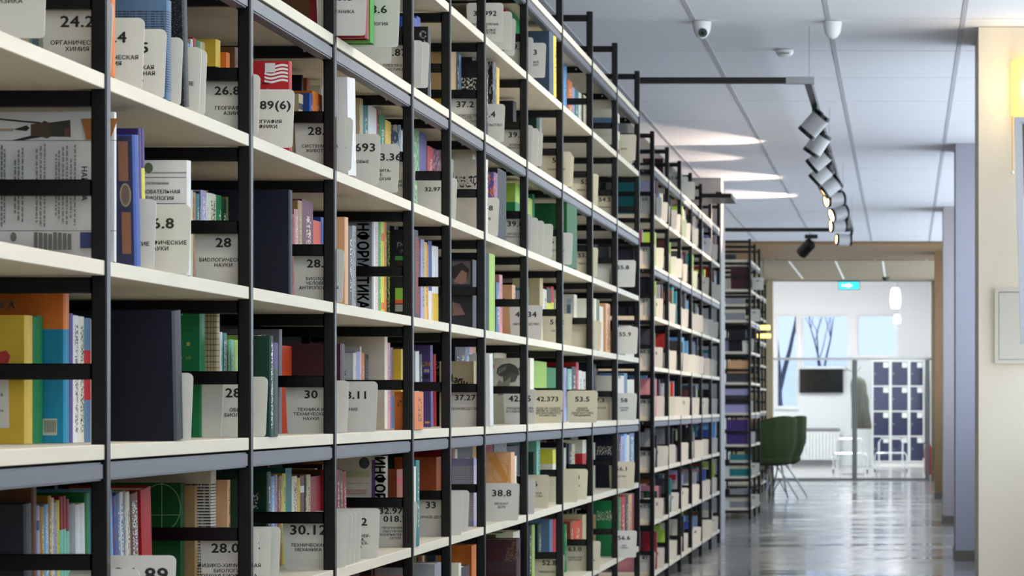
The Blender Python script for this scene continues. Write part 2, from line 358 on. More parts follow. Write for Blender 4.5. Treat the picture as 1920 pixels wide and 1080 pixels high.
def row(bay, L, mode, spec, w=.145, lean=0.):
    """spec 'x0 x1 ytop colour [colour2 [style]]; ...' - spine edges and top as seen along the aisle; mode f: spines flush, b: run starts just behind the bay's frame, +q: starts q metres in, number: recess"""
    d = bay_d(bay)+.045
    if isinstance(mode, str) and mode[0] == '+': d = bay_d(bay)+float(mode[1:])
    fixed = None if mode == 'b' or (isinstance(mode, str) and mode[0] == '+') else (.004 if mode == 'f' else float(mode))
    out = []; last = 0.
    for it in spec.split(';'):
        p = it.split()
        if len(p) < 4: continue
        x0, x1, yt = float(p[0]), float(p[1]), float(p[2]); c1 = p[3]; c2 = p[4] if len(p) > 4 and p[4] != '-' else ''; st = p[5] if len(p) > 5 else 't'
        if fixed is not None: d = max(F*(base_x(bay)+fixed)/(VX-x0), bay_d(bay)+.03)
        end = bay_d(bay)+bay_len(bay)
        d = max(d, last)
        if d > end-.02: bay += 1; d = max(d, end+.03); end = bay_d(bay)+bay_len(bay)
        if bay == 11: continue
        lat = max((VX-x0)*d/F, base_x(bay)-.06)
        dn = min(d*(VX-x0)/(VX-x1), end-.008)
        th = max(.003, dn-d)
        h = H0+(VY-yt)*(d+th/2)/F-LZ[L]
        h = min(max(h, .06), .25)
        bk = book(bay, L, d+.0004, th-.0008, lat, h, c1, c2, st, w=w, lean=lean, hard=th > .012)
        out.append(bk); d = last = dn
    return out
CARDS = []
def card(bay, L, how, x, p, num='', lines='', w=.11, h=.115, tint=0, size=.019, lsize=.0078, z=None):
    """how r: right edge at pixel x, standing p metres proud of the shelf edge; c: just behind the bay's frame, centred on pixel x"""
    if how == 'r': lat = base_x(bay)-p; d = max(F*lat/(VX-x), bay_d(bay)+.03); lat = (VX-x)*d/F+w/2
    else: d = bay_d(bay)+.034+p; lat = (VX-x)*d/F
    CARDS.append(dict(bay=bay, L=L, d=d, lat=lat, num=num, lines=lines, w=w, h=h, tint=tint, size=size, lsize=lsize, z=LZ[L]+.0005 if z is None else z)); return CARDS[-1]
# ------------------------------------------------------------------ contents of the long rack, bay by bay
B = {}
# first and second bays
card(0, 'A', 'r', 88, .035, '22.3', 'ФИЗИКА')
card(1, 'A', 'c', 145, 0, '24.2', 'ОРГАНИЧЕСКАЯ/ХИМИЯ')
B['mag'] = book(1, 'B', D1[1]+.05, .012, 1.2215, .232, 'white', '', 'n', w=.215, hard=False, label='tall white magazine with a drawn figure and columns of print on its cover, second bay')
B['c0'] = row(1, 'C', 'b', '45 61 592 yellow - n; 61 68 594 green mint n; 68 80 593 green mint n; 118 129 524 turquoise orange S; 129 136 588 violet - n; 136 146 592 white brown w; 146 157 594 ivory charcoal w; 157 170 597 steel red m; 170 182 600 ivory - t', w=.15)
row(1, 'D', 'b', '46 61 945 charcoal lavender n; 61 70 912 brown tan n; 70 76 948 lavender blue b; 76 84 950 mustard; 84 92 946 skyblue white w; 92 98 930 mustard; 98 103 934 ivory; 103 108 942 lavender; 108 113 938 lemon; 113 119 932 crimson mint m; 119 125 930 crimson mint m; 125 131 936 crimson mint m; 131 143 945 grey - n; 143 151 946 white - n; 151 160 944 white - n; 160 170 925 green - n', w=.15, lean=.04)
row(1, 'A', 'f', '208 215 -20 orange - n', w=.012)
row(1, 'A', 'f', '312 320 2 steel charcoal l', w=.1)
row(1, 'A', 'f', '345 354 -16 black white k', lean=.09, w=.1)
card(1, 'A', 'r', 271, 0, '24.4', 'АНАЛИТИЧЕСКАЯ/ХИМИЯ')
card(1, 'A', 'r', 312, 0, '24.5', 'ФИЗИЧЕСКАЯ/КОЛЛОИДНАЯ/НАУКА')
card(1, 'A', 'r', 343, 0, '24.6', 'ДРУГИЕ')
card(1, 'A', 'r', 378, .0, '26', 'НАУКИ О ЗЕМЛЕ/ЗЕМЛИ ИЕ')
card(1, 'A', 'r', 388, .0, '26.3', 'ГЕОЛОГИЯ')
B['comp'] = row(1, 'B', .012, '252 264 256 blue - n', w=.12, lean=.075)[0]
row(1, 'B', .03, '262 267 243 purple - n; 267 273 243 lemon purple S', w=.1, lean=.055)
card(1, 'B', 'r', 293, 0, '26.2', 'НАУКИ/ГЕОДЕЗИЧЕСКИЕ')
B['obr'] = row(1, 'B', 'f', '350 357 302 white grey n')[0]
card(1, 'B', 'r', 358.5, .022, '26.8', 'ГЕОГРАФИЧЕСКИЕ/НАУКИ')
row(1, 'C', 'f', '326 343 585 navy - n', w=.16, lean=.075)
card(1, 'C', 'r', 351, .0, '', '')
card(1, 'C', 'r', 362, .012, '', '')
row(1, 'D', .12, '208 214 918 skyblue orange s; 214 221 930 blue rust p; 221 228 925 steel; 228 234 922 white blue w; 234 239 920 grey; 239 246 922 ivory navy; 246 262 926 brown white w; 268 287 917 red - n', lean=.085)
card(1, 'D', 'r', 262, .06, '', '', h=.10)
card(1, 'D', 'r', 330, .07, '26.89', 'СТРАНЫ', size=.024)
# third bay, seen through the second frame
row(2, 'A', 'b', '345 357 82 skyblue; 357 361 74 ivory; 361 366 72 red white b; 366 375 77 green; 375 384 80 sand - l; 404 413 76 yellow navy m; 424 430 100 orange white m; 440 446 90 brown', w=.09)
card(2, 'A', 'c', 433, 0, '26.89', 'ГЕОГРАФИЯ/АЗИИ', size=.0172)
row(2, 'B', 'b', '356 361 357 ivory lemon; 361 366 361 tan red p; 366 373 364 teal white; 373 376 360 navy; 376 387 358 lavender white w; 387 390 362 white; 390 405 364 ivory olive w; 405 415 367 green; 415 424 374 darkgreen; 424 428 370 olive; 428 439 357 yellow; 439 447 378 ivory')
card(2, 'B', 'c', 419, 0, '28', 'БИОЛОГИЧЕСКИЕ/НАУКИ')
card(2, 'C', 'r', 502, -.0, '28.0', 'ОБЩАЯ/БИОЛОГИЯ')
card(2, 'C', 'c', 364, .02, '', '')
B['green'] = row(2, 'C', 'b', '374 384 583 green mint n')[0]
row(2, 'C', '+.12', '406 411 583 sand brown g; 411 416 623 white lime; 416 425 625 teal white w; 425 430 637 grass; 430 437 637 mint; 437 446 638 lime')
B['circ'] = row(2, 'D', 'b', '338 345 905 forest - n')[0]
row(2, 'D', '+.09', '365 369 913 tan; 395 405 882 ivory charcoal l; 426 431 900 peach brown w; 447 462 900 darkgreen - n')
card(2, 'D', 'c', 430, 0, '28.07', 'ФИЗИКО-ХИМИЧЕСКАЯ/БИОЛОГИЯ./ОБЩАЯ БИОФИЗИКА')
# the same bay, open side
row(2, 'F', .1, '604 612 -20 brown - n', w=.16)
B['usa'] = row(2, 'A', 'f', '541 546 116 red - n')[0]
row(3, 'A', .16, '565 568 140 navy; 575 578 117 rust; 601 606 142 ivory - n', w=.13)
card(2, 'A', 'r', 552, .02, '26.89(6)', 'ГЕОГРАФИЯ/АФРИКИ', size=.0178)
row(2, 'B', 'f', '541 547 357 navy - n', w=.16)
row(2, 'C', .11, '476 484 630 lime skyblue s; 484 490 629 ivory - w; 490 497 628 black; 497 508 634 charcoal', w=.11)
row(2, 'C', .002, '505 511 630 darkgreen white w; 511 521 643 darkgreen purple S', w=.06)
card(2, 'D', 'r', 508, .0, '28.02', 'ЭКОЛОГИЯ')
card(2, 'D', 'r', 526, .0, '28.08', 'ЗООЛОГИЯ И/ЖИВОТНЫЕ')
# fourth bay, seen through the third frame
row(3, 'A', 'b', '560 568 178 sand charcoal b; 580 585 176 blue; 585 606 176 orange', w=.08)
card(3, 'A', 'c', 600, 0, '28.6', 'СИСТЕМАТИКА/ЖИВОТНЫХ')
row(3, 'B', 'b', '544 551 402 crimson pink p; 551 558 393 pink white w; 558 566 377 tan; 566 587 377 burgundy; 587 601 415 orangered - n; 601 607 408 blue white s', w=.14)
card(3, 'B', 'c', 598, 0, '28.7', 'БИОЛОГИЯ/ЧЕЛОВЕКА./АНТРОПОЛОГИЯ')
row(3, 'C', 'b', '523 528 618 grey - n; 528 547 649 orangered - n; 638 646 645 maroon - n', w=.15)
card(3, 'C', 'c', 583, 0, '30', 'ТЕХНИКА И/ТЕХНИЧЕСКИЕ/НАУКИ')
row(3, 'D', 'b', '500 507 885 darkgreen; 507 514 893 skyblue white w; 514 519 890 lavender; 519 524 894 rust; 524 529 892 tan; 529 535 888 lemon; 535 547 878 teal - n; 547 557 893 ivory brown w; 557 562 896 yellow; 562 570 892 brown white b; 570 574 898 navy; 574 582 890 sand; 582 603 893 crimson - n; 603 608 890 steel', w=.14)
card(3, 'D', 'c', 578, 0, '30.12', 'ТЕХНИЧЕСКАЯ/МЕХАНИКА', size=.0225)
row(3, 'F', '+.07', '684 691 -60 crimson - n', w=.12)
row(3, 'F', '+.15', '694 701 -60 grass - n', w=.12)
card(3, 'F', 'r', 688, .07, '28.5', 'БОТАНИКА', h=.118)
card(3, 'F', 'r', 750, .10, '28.6', 'ЗООЛОГИЯ')
card(3, 'F', 'r', 736, .03, '31.3', 'ТЕПЛОТЕХНИКА/ЭНЕРГИЯ')
row(3, 'A', 'f', '653 668 150 white skyblue n', w=.055, lean=.06)
row(3, 'A', .12, '674 680 182 sand - n; 680 690 190 teal; 690 706 190 white crimson s; 706 709 205 crimson; 711 722 217 green; 722 733 228 yellow orange m; 747 751 235 steel white p; 751 756 245 white', w=.11)
card(3, 'A', 'r', 662, .03, '32.81', 'ЭЛЕКТРОННЫЕ./СВЯЗИ И/ДАННЫХ')
card(3, 'A', 'r', 713, .02, '32.693', 'ЦИФРОВЫЕ', size=.0205)
card(3, 'A', 'r', 749, .02, '32.973.36', 'ВЫЧИСЛИТА-/НЫЕ Е./ТЕХНОЛОГИЯ', size=.0185)
row(3, 'B', 'f', '646 652 408 peach orange n', w=.04)
row(3, 'B', .06, '652 660 425 charcoal; 660 667 424 grey charcoal w', w=.05)
card(3, 'C', 'r', 654, .0, '', '')
card(3, 'C', 'r', 708, .02, '28.11', 'НИЕ')
row(3, 'D', .12, '631 637 880 crimson; 637 643 882 brown; 643 650 884 crimson', w=.12, lean=.05)
card(3, 'D', 'r', 652, .01, '', 'И'); card(3, 'D', 'r', 661, .0, '', ''); card(3, 'D', 'r', 669, .0, '', ''); card(3, 'D', 'r', 678, .0, '30.8', 'КА')
card(3, 'D', 'r', 712, .01, '31.2', 'ТЕПЛОЭНЕР-/ГЕТИКА,/ТЕПЛОТЕХ-/НИКА')
row(3, 'E', 'b', '680 690 1066 ivory; 690 698 1070 blue; 698 706 1068 white navy w; 706 714 1072 charcoal; 714 722 1070 skyblue white w; 722 736 1069 white blue w; 736 756 1070 red')
# fifth bay, seen through the fourth frame
card(4, 'F', 'c', 737, 0, '32.87', 'ЭЛЕКТРО-/АКУСТИКА')
card(4, 'A', 'c', 738, 0, '', 'ДИСКРЕТНОГО/ДЕЙСТВИЯ')
B['inf'] = row(4, 'B', 'b', '694 700 404 grey - n')[0]
row(4, 'B', '+.12', '700 709 404 white pink w; 709 714 405 grass; 714 720 405 lemon orange b; 720 724 408 orange; 724 739 420 black lime w; 739 747 425 black - n', w=.12)
B['rus'] = row(4, 'B', '+.36', '776 784 432 black red w')[0]
row(4, 'C', 'b', '662 667 662 white; 667 675 660 lavender purple n; 675 677 650 white; 677 683 662 orange; 683 690 665 charcoal grey w; 721 726 626 ivory - n; 726 731 643 pink; 731 736 652 steel red p; 752 757 655 yellow skyblue s', w=.13)
B['mag2'] = row(4, 'D', 'b', '719 727 855 ivory purple n')[0]
row(4, 'D', '+.14', '744 755 880 rust red b', w=.12)
card(4, 'D', 'c', 741, 0, '32.973-/018.2', 'ПРОГРАММНОЕ/ОБЕСПЕЧЕНИЕ/КОМПЬЮТЕРНЫХ/СЕТЕЙ', size=.0165, lsize=.0065)
row(4, 'F', .06, '776 781 35 sand blue S; 781 788 33 sand blue S', w=.1)
B['sa'] = row(4, 'F', '+.30', '802 807 52 black white n')[0]
card(4, 'F', 'r', 793, .02, '', ''); card(4, 'F', 'r', 805, .03, '', '')
row(4, 'F', .0, '808 816 80 white pink w', w=.05, lean=.07)
row(4, 'F', .03, '790 808 170 orange', w=.05)
row(4, 'A', .12, '776 786 242 grass white p; 786 800 240 violet skyblue s; 801 812 276 red; 812 826 282 plum pink p', w=.12)
row(4, 'B', .12, '776 788 432 charcoal red w; 789 796 450 lavender; 796 801 455 yellow; 801 803 460 orange; 803 810 453 blue white s; 810 822 463 white yellow s', w=.12, lean=.02)
row(4, 'C', .12, '780 787 660 white lavender n; 787 792 665 charcoal', w=.06, lean=.06)
B['sm'] = row(4, 'C', .11, '808 812 648 violet lavender n', w=.05, lean=.06)[0]
row(4, 'C', .14, '814 827 665 red - n', w=.12, lean=.06)
row(4, 'C', .0, '777 794 735 orange navy t', w=.05)
row(4, 'D', .0, '776 780 875 skyblue; 780 786 863 teal', w=.025)
row(4, 'D', .12, '818 827 857 rust yellow s', w=.12)
row(4, 'E', .0, '815 827 1056 grey ivory n', w=.15)
# sixth bay on
card(5, 'D', 'c', 808, 0, '33', 'ГОРНОЕ ДЕЛО')
card(5, 'A', 'r', 857, .0, '32.973.2', '', size=.012)
row(6, 'F', 'b', '846 855 80 tan yellow s; 855 860 82 navy; 860 867 80 steel - n; 885 892 92 black - n', w=.12)
row(6, 'A', 'b', '846 852 300 ivory; 852 857 315 teal; 857 862 320 pink; 886 893 288 ivory mint n', w=.13)
row(6, 'B', 'b', '886 893 455 mustard brown p', w=.13)
B['photo'] = row(6, 'B', 'b', '886 893 488 charcoal plum n', w=.1)[0]
row(6, 'C', 'b', '848 862 645 navy; 862 872 643 charcoal; 872 880 645 steel; 880 887 642 pink; 887 892 650 tan', w=.1)
B['azb'] = row(6, 'C', 'b', '888 893 678 sand - n', w=.1)[0]
row(6, 'D', 'b', '846 853 835 crimson; 853 857 842 ivory; 857 886 838 charcoal; 886 893 835 tan', w=.12)
row(6, 'D', 'b', '888 893 860 lavender ivory l', w=.1)
card(5, 'D', 'r', 868, .02, '', ''); card(5, 'D', 'r', 880, .0, '', 'И/А')
row(6, 'E', 'b', '884 893 1022 orange - n', w=.1)
row(5, 'E', .004, '860 864 1056 ivory; 864 880 1062 charcoal', w=.14)
card(6, 'F', 'c', 872, 0, '37.2', 'ПРОИЗВОДСТВО/ЛЕГКОЙ/ПРОМЫШЛЕН-/НОСТИ')
card(6, 'A', 'r', 936, .01, '37.248', 'РУКОДЕЛИЕ', size=.0165)
card(6, 'C', 'c', 872, 0, '37.27', 'ДОМОВОДСТВО', size=.017)
card(6, 'G', 'r', 944, .03, '37.992', 'ИЗГОТОВЛЕНИЕ/ИЗ/ОТДЕЛЬНЫХ/ПРОДУКТОВ', size=.016)
card(6, 'G', 'r', 960, .03, '', ''); card(6, 'G', 'r', 967, .02, '37.94', 'ИЗДЕЛИЯ/ДЕТАЛИ/МОДЕЛИ/ПЛЕТЕНИЕ/ВЯЗАНИЕ', size=.01, lsize=.0065)
row(6, 'G', .1, '948 953 20 red; 953 975 25 green - n', w=.1)
row(6, 'F', .03, '911 914 115 black; 924 931 118 black grey p; 931 936 128 yellow - n', w=.1)
row(6, 'F', .12, '934 937 200 red; 962 968 140 black - n', w=.1)
card(6, 'F', 'r', 947, .015, '38.4', 'СТРОИТЕЛЬСТВО')
row(6, 'A', .01, '911 914 300 ivory; 926 933 325 violet orange p; 933 949 320 navy - n', w=.12)
row(6, 'A', .1, '966 975 345 lime green m', w=.1)
row(6, 'B', .03, '911 917 475 black - n; 917 928 477 lime - n', w=.12)
row(6, 'B', .11, '930 936 530 steel; 936 942 516 pink; 960 966 535 peach; 966 975 545 navy', w=.1)
row(6, 'C', .0, '919 925 665 white - n', w=.06, lean=.07)
row(6, 'C', .2, '915 926 660 green; 926 957 662 ivory; 957 975 664 rust', w=.08)
B['orange'] = row(6, 'D', .004, '958 965 848 peach orange n; 965 968 855 ivory', w=.12)[0]
row(6, 'D', .11, '911 926 832 crimson; 926 950 832 grey charcoal p; 950 975 836 charcoal - n', w=.08)
card(6, 'D', 'r', 974, .04, '38.8', 'РЕМОНТ/ДОМ', size=.022)
B['vinn'] = row(6, 'E', .006, '968 976 1010 maroon - n', w=.13)[0]
row(6, 'E', .11, '930 947 1000 olive lemon s; 962 975 996 ivory', w=.1)
card(7, 'F', 'c', 968, 0, '39.4', 'ВОДНЫЙ/ТРАНСПОРТ')
card(7, 'A', 'c', 966, 0, '39.8', 'ГОРОДСКОЙ/ТРАНСПОРТ')
card(7, 'B', 'r', 1017, .01, '42.34', 'ОВОЩЕВОДСТВО', size=.02)
card(7, 'C', 'r', 1006, .0, '42.35', 'ПЛОДОВОДСТВО/И САДОВОДСТВО', size=.021)
card(7, 'C', 'r', 1056, .02, '42.373', 'УХОД ЗА САДОМ/ПРИЁМЫ И СЕКРЕТЫ/ДЕКОРАТИВНОГО/ХОЗЯЙСТВА', size=.018, tint=1)
B['helm'] = row(7, 'C', '+.30', '994 1001 672 ivory - n', w=.17)[0]
row(7, 'C', .11, '1001 1025 678 lime - n; 1025 1043 690 green - n', w=.12)
card(7, 'G', 'r', 1000, .02, '39.9', ''); card(7, 'G', 'r', 1024, .04, '40.3', 'МОТОРНЫЙ/ТРАНСПОРТ')
row(7, 'G', .005, '1030 1038 56 slate - n; 1038 1043 40 yellow', w=.13, lean=.03)
row(7, 'F', .1, '1006 1012 205 darkgreen - n; 1012 1015 206 grey', w=.1)
card(7, 'F', 'r', 1010, .02, '39.5', 'ВОЗДУШНЫЙ'); card(7, 'F', 'r', 1018, .02, '39.6', '')
row(7, 'A', .1, '990 998 373 lime peach p; 998 1004 365 green - n', w=.1)
B['binder'] = row(8, 'A', 'f', '1063 1082 372 forest - n', w=.17, lean=.01)[0]
card(7, 'A', 'r', 1009, .01, '', 'ТЕХНИКА'); card(7, 'A', 'r', 1020, .01, '', ''); card(7, 'A', 'r', 1037, .02, '40', 'ДЕЛО')
row(7, 'B', .12, '990 998 540 teal - n; 1012 1018 513 sand - n; 1018 1025 543 ivory; 1025 1033 540 charcoal lemon m; 1033 1038 538 red lemon m; 1038 1043 545 olive', w=.1)
row(7, 'D', .08, '1000 1006 848 darkgreen - n; 1006 1021 826 mint; 1036 1043 843 ivory lemon S', w=.12)
card(7, 'D', 'r', 1004, .03, '', 'А'); card(7, 'D', 'r', 1030, .0, '46', 'ЖИВОТНОЕ/ХОЗЯЙСТВО', tint=1)
row(7, 'E', .1, '990 997 985 navy; 997 1001 984 lime; 1001 1008 985 ivory; 1008 1015 983 darkgreen; 1030 1036 974 steel - n; 1036 1043 974 red white s', w=.13)
card(8, 'B', 'r', 1073, .01, '51.2', 'ГИГИЕНА', tint=1, size=.019)
card(8, 'C', 'c', 1092, -.005, '53.5', 'ОБЩАЯ/ТЕРАПИЯ/ДИАГНОСТИКА/МЕДИЦИНА', tint=1)
card(8, 'F', 'c', 1043, 0, '51', 'САНИТАРИЯ', tint=1); card(8, 'A', 'r', 1074, .03, '51.1', 'ВОПРОСЫ'); card(8, 'F', 'r', 1070, .02, '', '', tint=1); card(8, 'F', 'r', 1076, .02, '', '', tint=1)
row(8, 'G', .1, '1057 1064 120 skyblue; 1064 1073 152 orange; 1073 1077 165 lavender; 1077 1085 170 teal; 1085 1090 175 ivory; 1090 1094 178 navy; 1094 1099 180 sand', w=.12)
B['box8'] = row(8, 'B', .1, '1076 1082 553 ivory steel n; 1082 1097 571 yellow - n', w=.1)[0]
row(8, 'C', .1, '1057 1064 690 lavender; 1064 1072 692 mint white w; 1072 1080 688 charcoal; 1080 1085 680 red; 1085 1091 695 white; 1091 1098 697 ivory', w=.12)
row(8, 'D', .1, '1058 1061 840 ivory; 1061 1066 830 navy; 1066 1072 832 charcoal; 1072 1078 833 sand; 1092 1099 825 ivory red m', w=.1)
card(8, 'D', 'r', 1085, .03, '', '', tint=1); card(8, 'D', 'r', 1102, .03, '51.3', 'ЗДОРОВЬЕ/ДЕТИ', tint=1)
row(8, 'E', .1, '1058 1069 983 green; 1069 1075 978 rust; 1075 1090 977 orangered; 1092 1099 965 sand - n', w=.12)
card(8, 'E', 'c', 1030, 0, '52.8', 'ГИНЕКОЛОГИЯ', tint=1)
card(9, 'F', 'c', 1096, 0, '53', 'МЕДИЦИНА', tint=1); card(9, 'A', 'c', 1095, 0, '53.5', 'ТЕРАПИЯ', tint=1, size=.017); card(9, 'B', 'c', 1094, 0, '53.57', 'ЛЕЧЕНИЕ', tint=1, size=.017)
card(9, 'E', 'c', 1078, 0, '63.0', 'ОБЩЕСТВО/ИСТОРИЯ', tint=1); card(9, 'E', 'c', 1100, .03, '54.1/57', 'ХИРУРГИЯ/ОНКОЛОГИЯ', tint=1, size=.016)
card(9, 'F', 'r', 1122, .0, '54', '', tint=1); card(9, 'B', 'r', 1128, .02, '57', 'РАЗНОЕ', tint=1); card(9, 'B', 'r', 1117, .02, '', '', tint=1)
row(9, 'B', .03, '1112 1118 560 peach; 1118 1124 562 olive; 1124 1131 575 sand; 1136 1147 570 peach crimson w', w=.1)
row(9, 'C', .09, '1112 1123 682 navy - n; 1140 1147 703 grey crimson S', w=.12)
card(10, 'C', 'c', 1122, .004, '57.3', 'ПЕДИАТРИЯ', tint=1)
row(9, 'D', .1, '1113 1116 830 pink; 1140 1148 815 maroon - n', w=.14)
row(9, 'E', .1, '1113 1117 965 tan; 1140 1147 955 olive - n', w=.14)
card(10, 'F', 'c', 1134, 0, '54.5', 'КЛИНИКА', tint=1); card(10, 'A', 'c', 1120, .004, '', ''); card(10, 'B', 'c', 1128, .004, '57.0', 'ГИНЕКОЛОГИЯ', tint=1)
card(10, 'G', 'r', 1187, .0, '55.1', 'КОЖНЫЕ/БОЛЕЗНИ', tint=1); card(10, 'G', 'r', 1193, .04, '', 'ДЕТИ', tint=1)
row(10, 'C', .01, '1159 1164 710 lavender; 1164 1170 705 skyblue; 1170 1176 700 steel; 1176 1182 712 blue; 1182 1189 712 white', w=.11)
row(10, 'D', .01, '1159 1164 815 navy; 1164 1170 818 lavender; 1170 1175 812 skyblue white w; 1175 1180 816 blue; 1180 1189 810 steel white w', w=.11)
row(10, 'E', .01, '1159 1164 928 green; 1164 1172 927 red; 1172 1178 930 charcoal; 1178 1185 927 peach; 1185 1189 929 crimson', w=.11)
row(10, 'B', .02, '1160 1166 610 charcoal; 1166 1172 612 olive; 1172 1180 615 ivory; 1180 1189 612 lime', w=.1)
card(11, 'C', 'c', 1174, 0, '58', 'ЧТЕНИЕ/ДЕЛО', tint=1); card(11, 'E', 'c', 1170, 0, '58.2', 'НАУКА', tint=1) if False else None
card(10, 'A', 'c', 1168, 0, '55.8', '', tint=0); card(10, 'B', 'c', 1172, 0, '55.9', '', tint=0); card(10, 'C', 'c', 1170, 0, '58', 'ЧТЕНИЕ/ДЕЛО', tint=0); card(10, 'D', 'c', 1166, 0, '56.1', 'НЕРВЫ', tint=1); card(10, 'E', 'c', 1170, 0, '56.6', 'УХО/ГОРЛО', tint=0)
for k, c in enumerate(('brown', 'sand', 'grey', 'steel', 'white')):
    book(10, 'G', 12.80+.012*(k % 3), .26, 1.245+.004*(k % 2), .038, c, '', 'n', w=.2, z=LZ['G']+.0004+.0385*k)
# the set-back rack: cards and books by a fixed draw
rng = random.Random(11)
far_cols = 'navy blue navy red brown steel skyblue ivory maroon maroon charcoal black crimson charcoal teal grey lavender brown darkgreen lime pink'.split()
for bay in range(50, 56):
    ln = bay_len(bay)
    for L in 'HGFABCDEZ':
        if L == 'H' and bay != 52: continue
        d = bay_d(bay)+.06+rng.random()*.1; k = rng.choice((0, 1, 2, 2, 3, 3))
        hh = rng.uniform(.19, .24)
        while d < bay_d(bay)+ln-.12 and k >= 0:
            th = rng.choice((.03, .045, .06, .08)); c1 = rng.choice(far_cols)
            book(bay, L, d, th-.002, X2+rng.choice((.02, .09, .12, .12)), hh+rng.uniform(-.03, .01), c1, '', rng.choice(('n', 't', 'b')), w=.13)
            d += th
            if rng.random() < .18: d += .1; hh = rng.uniform(.17, .24)
            if rng.random() < .14: k -= 1
        for q in range(3 if rng.random() < .3 else 2):
            t = (.04, .35+.2*rng.random(), .68+.25*rng.random())[q]
            dd = bay_d(bay)+t*ln; lat = X2-(.0, .02, .03)[q]*rng.random()+.055
            CARDS.append(dict(bay=bay, L=L, d=dd, lat=lat, num=rng.choice(('63.3', '65', '66.7', '67.4', '68.5', '71', '74.2', '76', '78.3', '81', '83.3', '85', '86.3', '87', '88')) if q < 2 else '', lines='', w=.12, h=.118, tint=0, size=.02, lsize=.007, z=LZ[L]+.0005))
frng2 = random.Random(5)
def end_on(bay, L, items):
    for dd, lat, w, h, c1, st in items: book(bay, L, bay_d(bay)+dd, .04, base_x(bay)+lat, h, c1, '', st, w=w)
for L, it in dict(H=[(.04, .14, .2, .05, 'charcoal', 'n')], G=[(.04, .02, .17, .22, 'maroon', 'n'), (.1, .2, .05, .13, 'ivory', 'n')], F=[(.04, .06, .18, .2, 'grey', 'm')], A=[(.04, .05, .16, .2, 'black', 'n'), (.1, .02, .3, .1, 'lavender', 'n')],
    B=[(.04, .02, .2, .2, 'peach', 's')], C=[(.04, .02, .3, .22, 'lavender', 'm')], D=[(.04, .03, .2, .23, 'purple', 'n')], E=[(.04, .0, .2, .2, 'teal', 'm')], Z=[(.04, .0, .2, .17, 'grey', 'm')]).items(): end_on(100, L, it)
for L in 'FABCD': end_on(150, L, [(.05, .02, .2, frng2.uniform(.16, .22), frng2.choice(('brown', 'tan', 'charcoal', 'rust')), 'n'), (.4, .02, .2, .2, 'tan', 'n')])
for L, x_, p_ in (('G', 1432, .11), ('F', 1425, .06), ('D', 1416, .03), ('E', 1424, .06), ('Z', 1424, .06), ('C', 1412, .0), ('A', 1414, .03)): card(100, L, 'r', x_, p_, '85', '', w=.11)
card(100, 'E', 'c', 1375, .01, '', '', w=.2); card(100, 'Z', 'c', 1370, .01, '', '', w=.1)
# ------------------------------------------------------------------ build the books
acc = {}
named = set(id(x) for v in B.values() for x in (v if isinstance(v, list) else [v]))
for bk in sorted(BOOKS, key=lambda b: (id(b) not in named, b['lat'])):
    ok = True
    for c in acc.setdefault((bk['bay'], bk['L']), []):
        if bk['z'] >= c['z']+c['h']-1e-4 or c['z'] >= bk['z']+bk['h']-1e-4: continue
        y0, y1 = max(bk['d'], c['d']), min(bk['d']+bk['th'], c['d']+c['th'])
        x0, x1 = max(bk['lat'], c['lat']), min(bk['lat']+bk['w'], c['lat']+c['w'])
        if y1-y0 <= 0 or x1-x0 <= 0: continue
        if y1-y0 < .6*bk['th']:
            if c['d'] > bk['d']: bk['th'] = c['d']-bk['d']-.0005
            else: bk['th'] -= y1-bk['d']+.0005; bk['d'] = y1+.0005
        elif bk['lat'] < c['lat'] and c['lat']-bk['lat'] > .03: bk['w'] = c['lat']-bk['lat']-.001
        elif c['lat'] < bk['lat'] and bk['lat']-c['lat'] > .03 and id(c) not in named: c['w'] = bk['lat']-c['lat']-.001
        else: ok = False; break
    if ok and bk['th'] > .0025: acc[(bk['bay'], bk['L'])].append(bk)
BOOKS = [b for v in acc.values() for b in v]
SIZE = lambda b: b['h']*(b['th']*(b['lat'])/b['d']+.25*b['w'])/b['d']**2
order = sorted(BOOKS, key=lambda b: -SIZE(b))
KEEP = set(id(b) for b in order[:285]) | set(id(b) for b in (x for v in B.values() for x in (v if isinstance(v, list) else [v]))) | set(id(b) for b in BOOKS if b['bay'] >= 100)
cnt = {}
ADJ = {'n': 'plain', 't': 'lettered', 's': 'two-tone', 'S': 'two-tone', 'm': 'banded', 'b': 'banded', 'g': 'grid-patterned', 'l': 'line-printed', 'p': 'mottled', 'w': 'word-printed', 'k': 'speckled'}
CN = dict(forest='forest green', orangered='orange-red', darkgreen='dark green', skyblue='sky blue', steel='steel blue', grass='bright green', navy='navy blue', ivory='ivory', lemon='lemon yellow')
seen = set()
rest = {50: [], 0: []}
for bk in sorted(BOOKS, key=lambda b: (b['bay'], b['L'], b['d'])):
    if id(bk) not in KEEP: rest[50 if 50 <= bk['bay'] < 100 else 0].append(bk); continue
    key = (bk['bay'], bk['L']); cnt[key] = cnt.get(key, 0)+1
    me, pm = spine_mesh('book', bk['w'], bk['th'], bk['h'], bookmat(bk['c1'], bk['c2'], bk['style']), bk['hard'])
    tt = 'thick' if bk['th'] > .045 else 'thin' if bk['th'] < .014 else ''
    col = CN.get(bk['c1'], bk['c1'])
    lab = bk['label'] or ' '.join(('%s %s %s book, %s along %s, %s' % (tt, ADJ[bk['style']], col, ORD[cnt[key]-1], LNAME[bk['L']], bayname(bk['bay']))).split())
    o = link('book', me, None, (-bk['lat'], bk['d'], bk['z']), label=lab, category='book', group='books on the '+bayname(bk['bay']).split(' of ')[1])
    o.rotation_euler = (bk['lean'], 0, 0)
    link('pages', pm, o); bk['obj'] = o
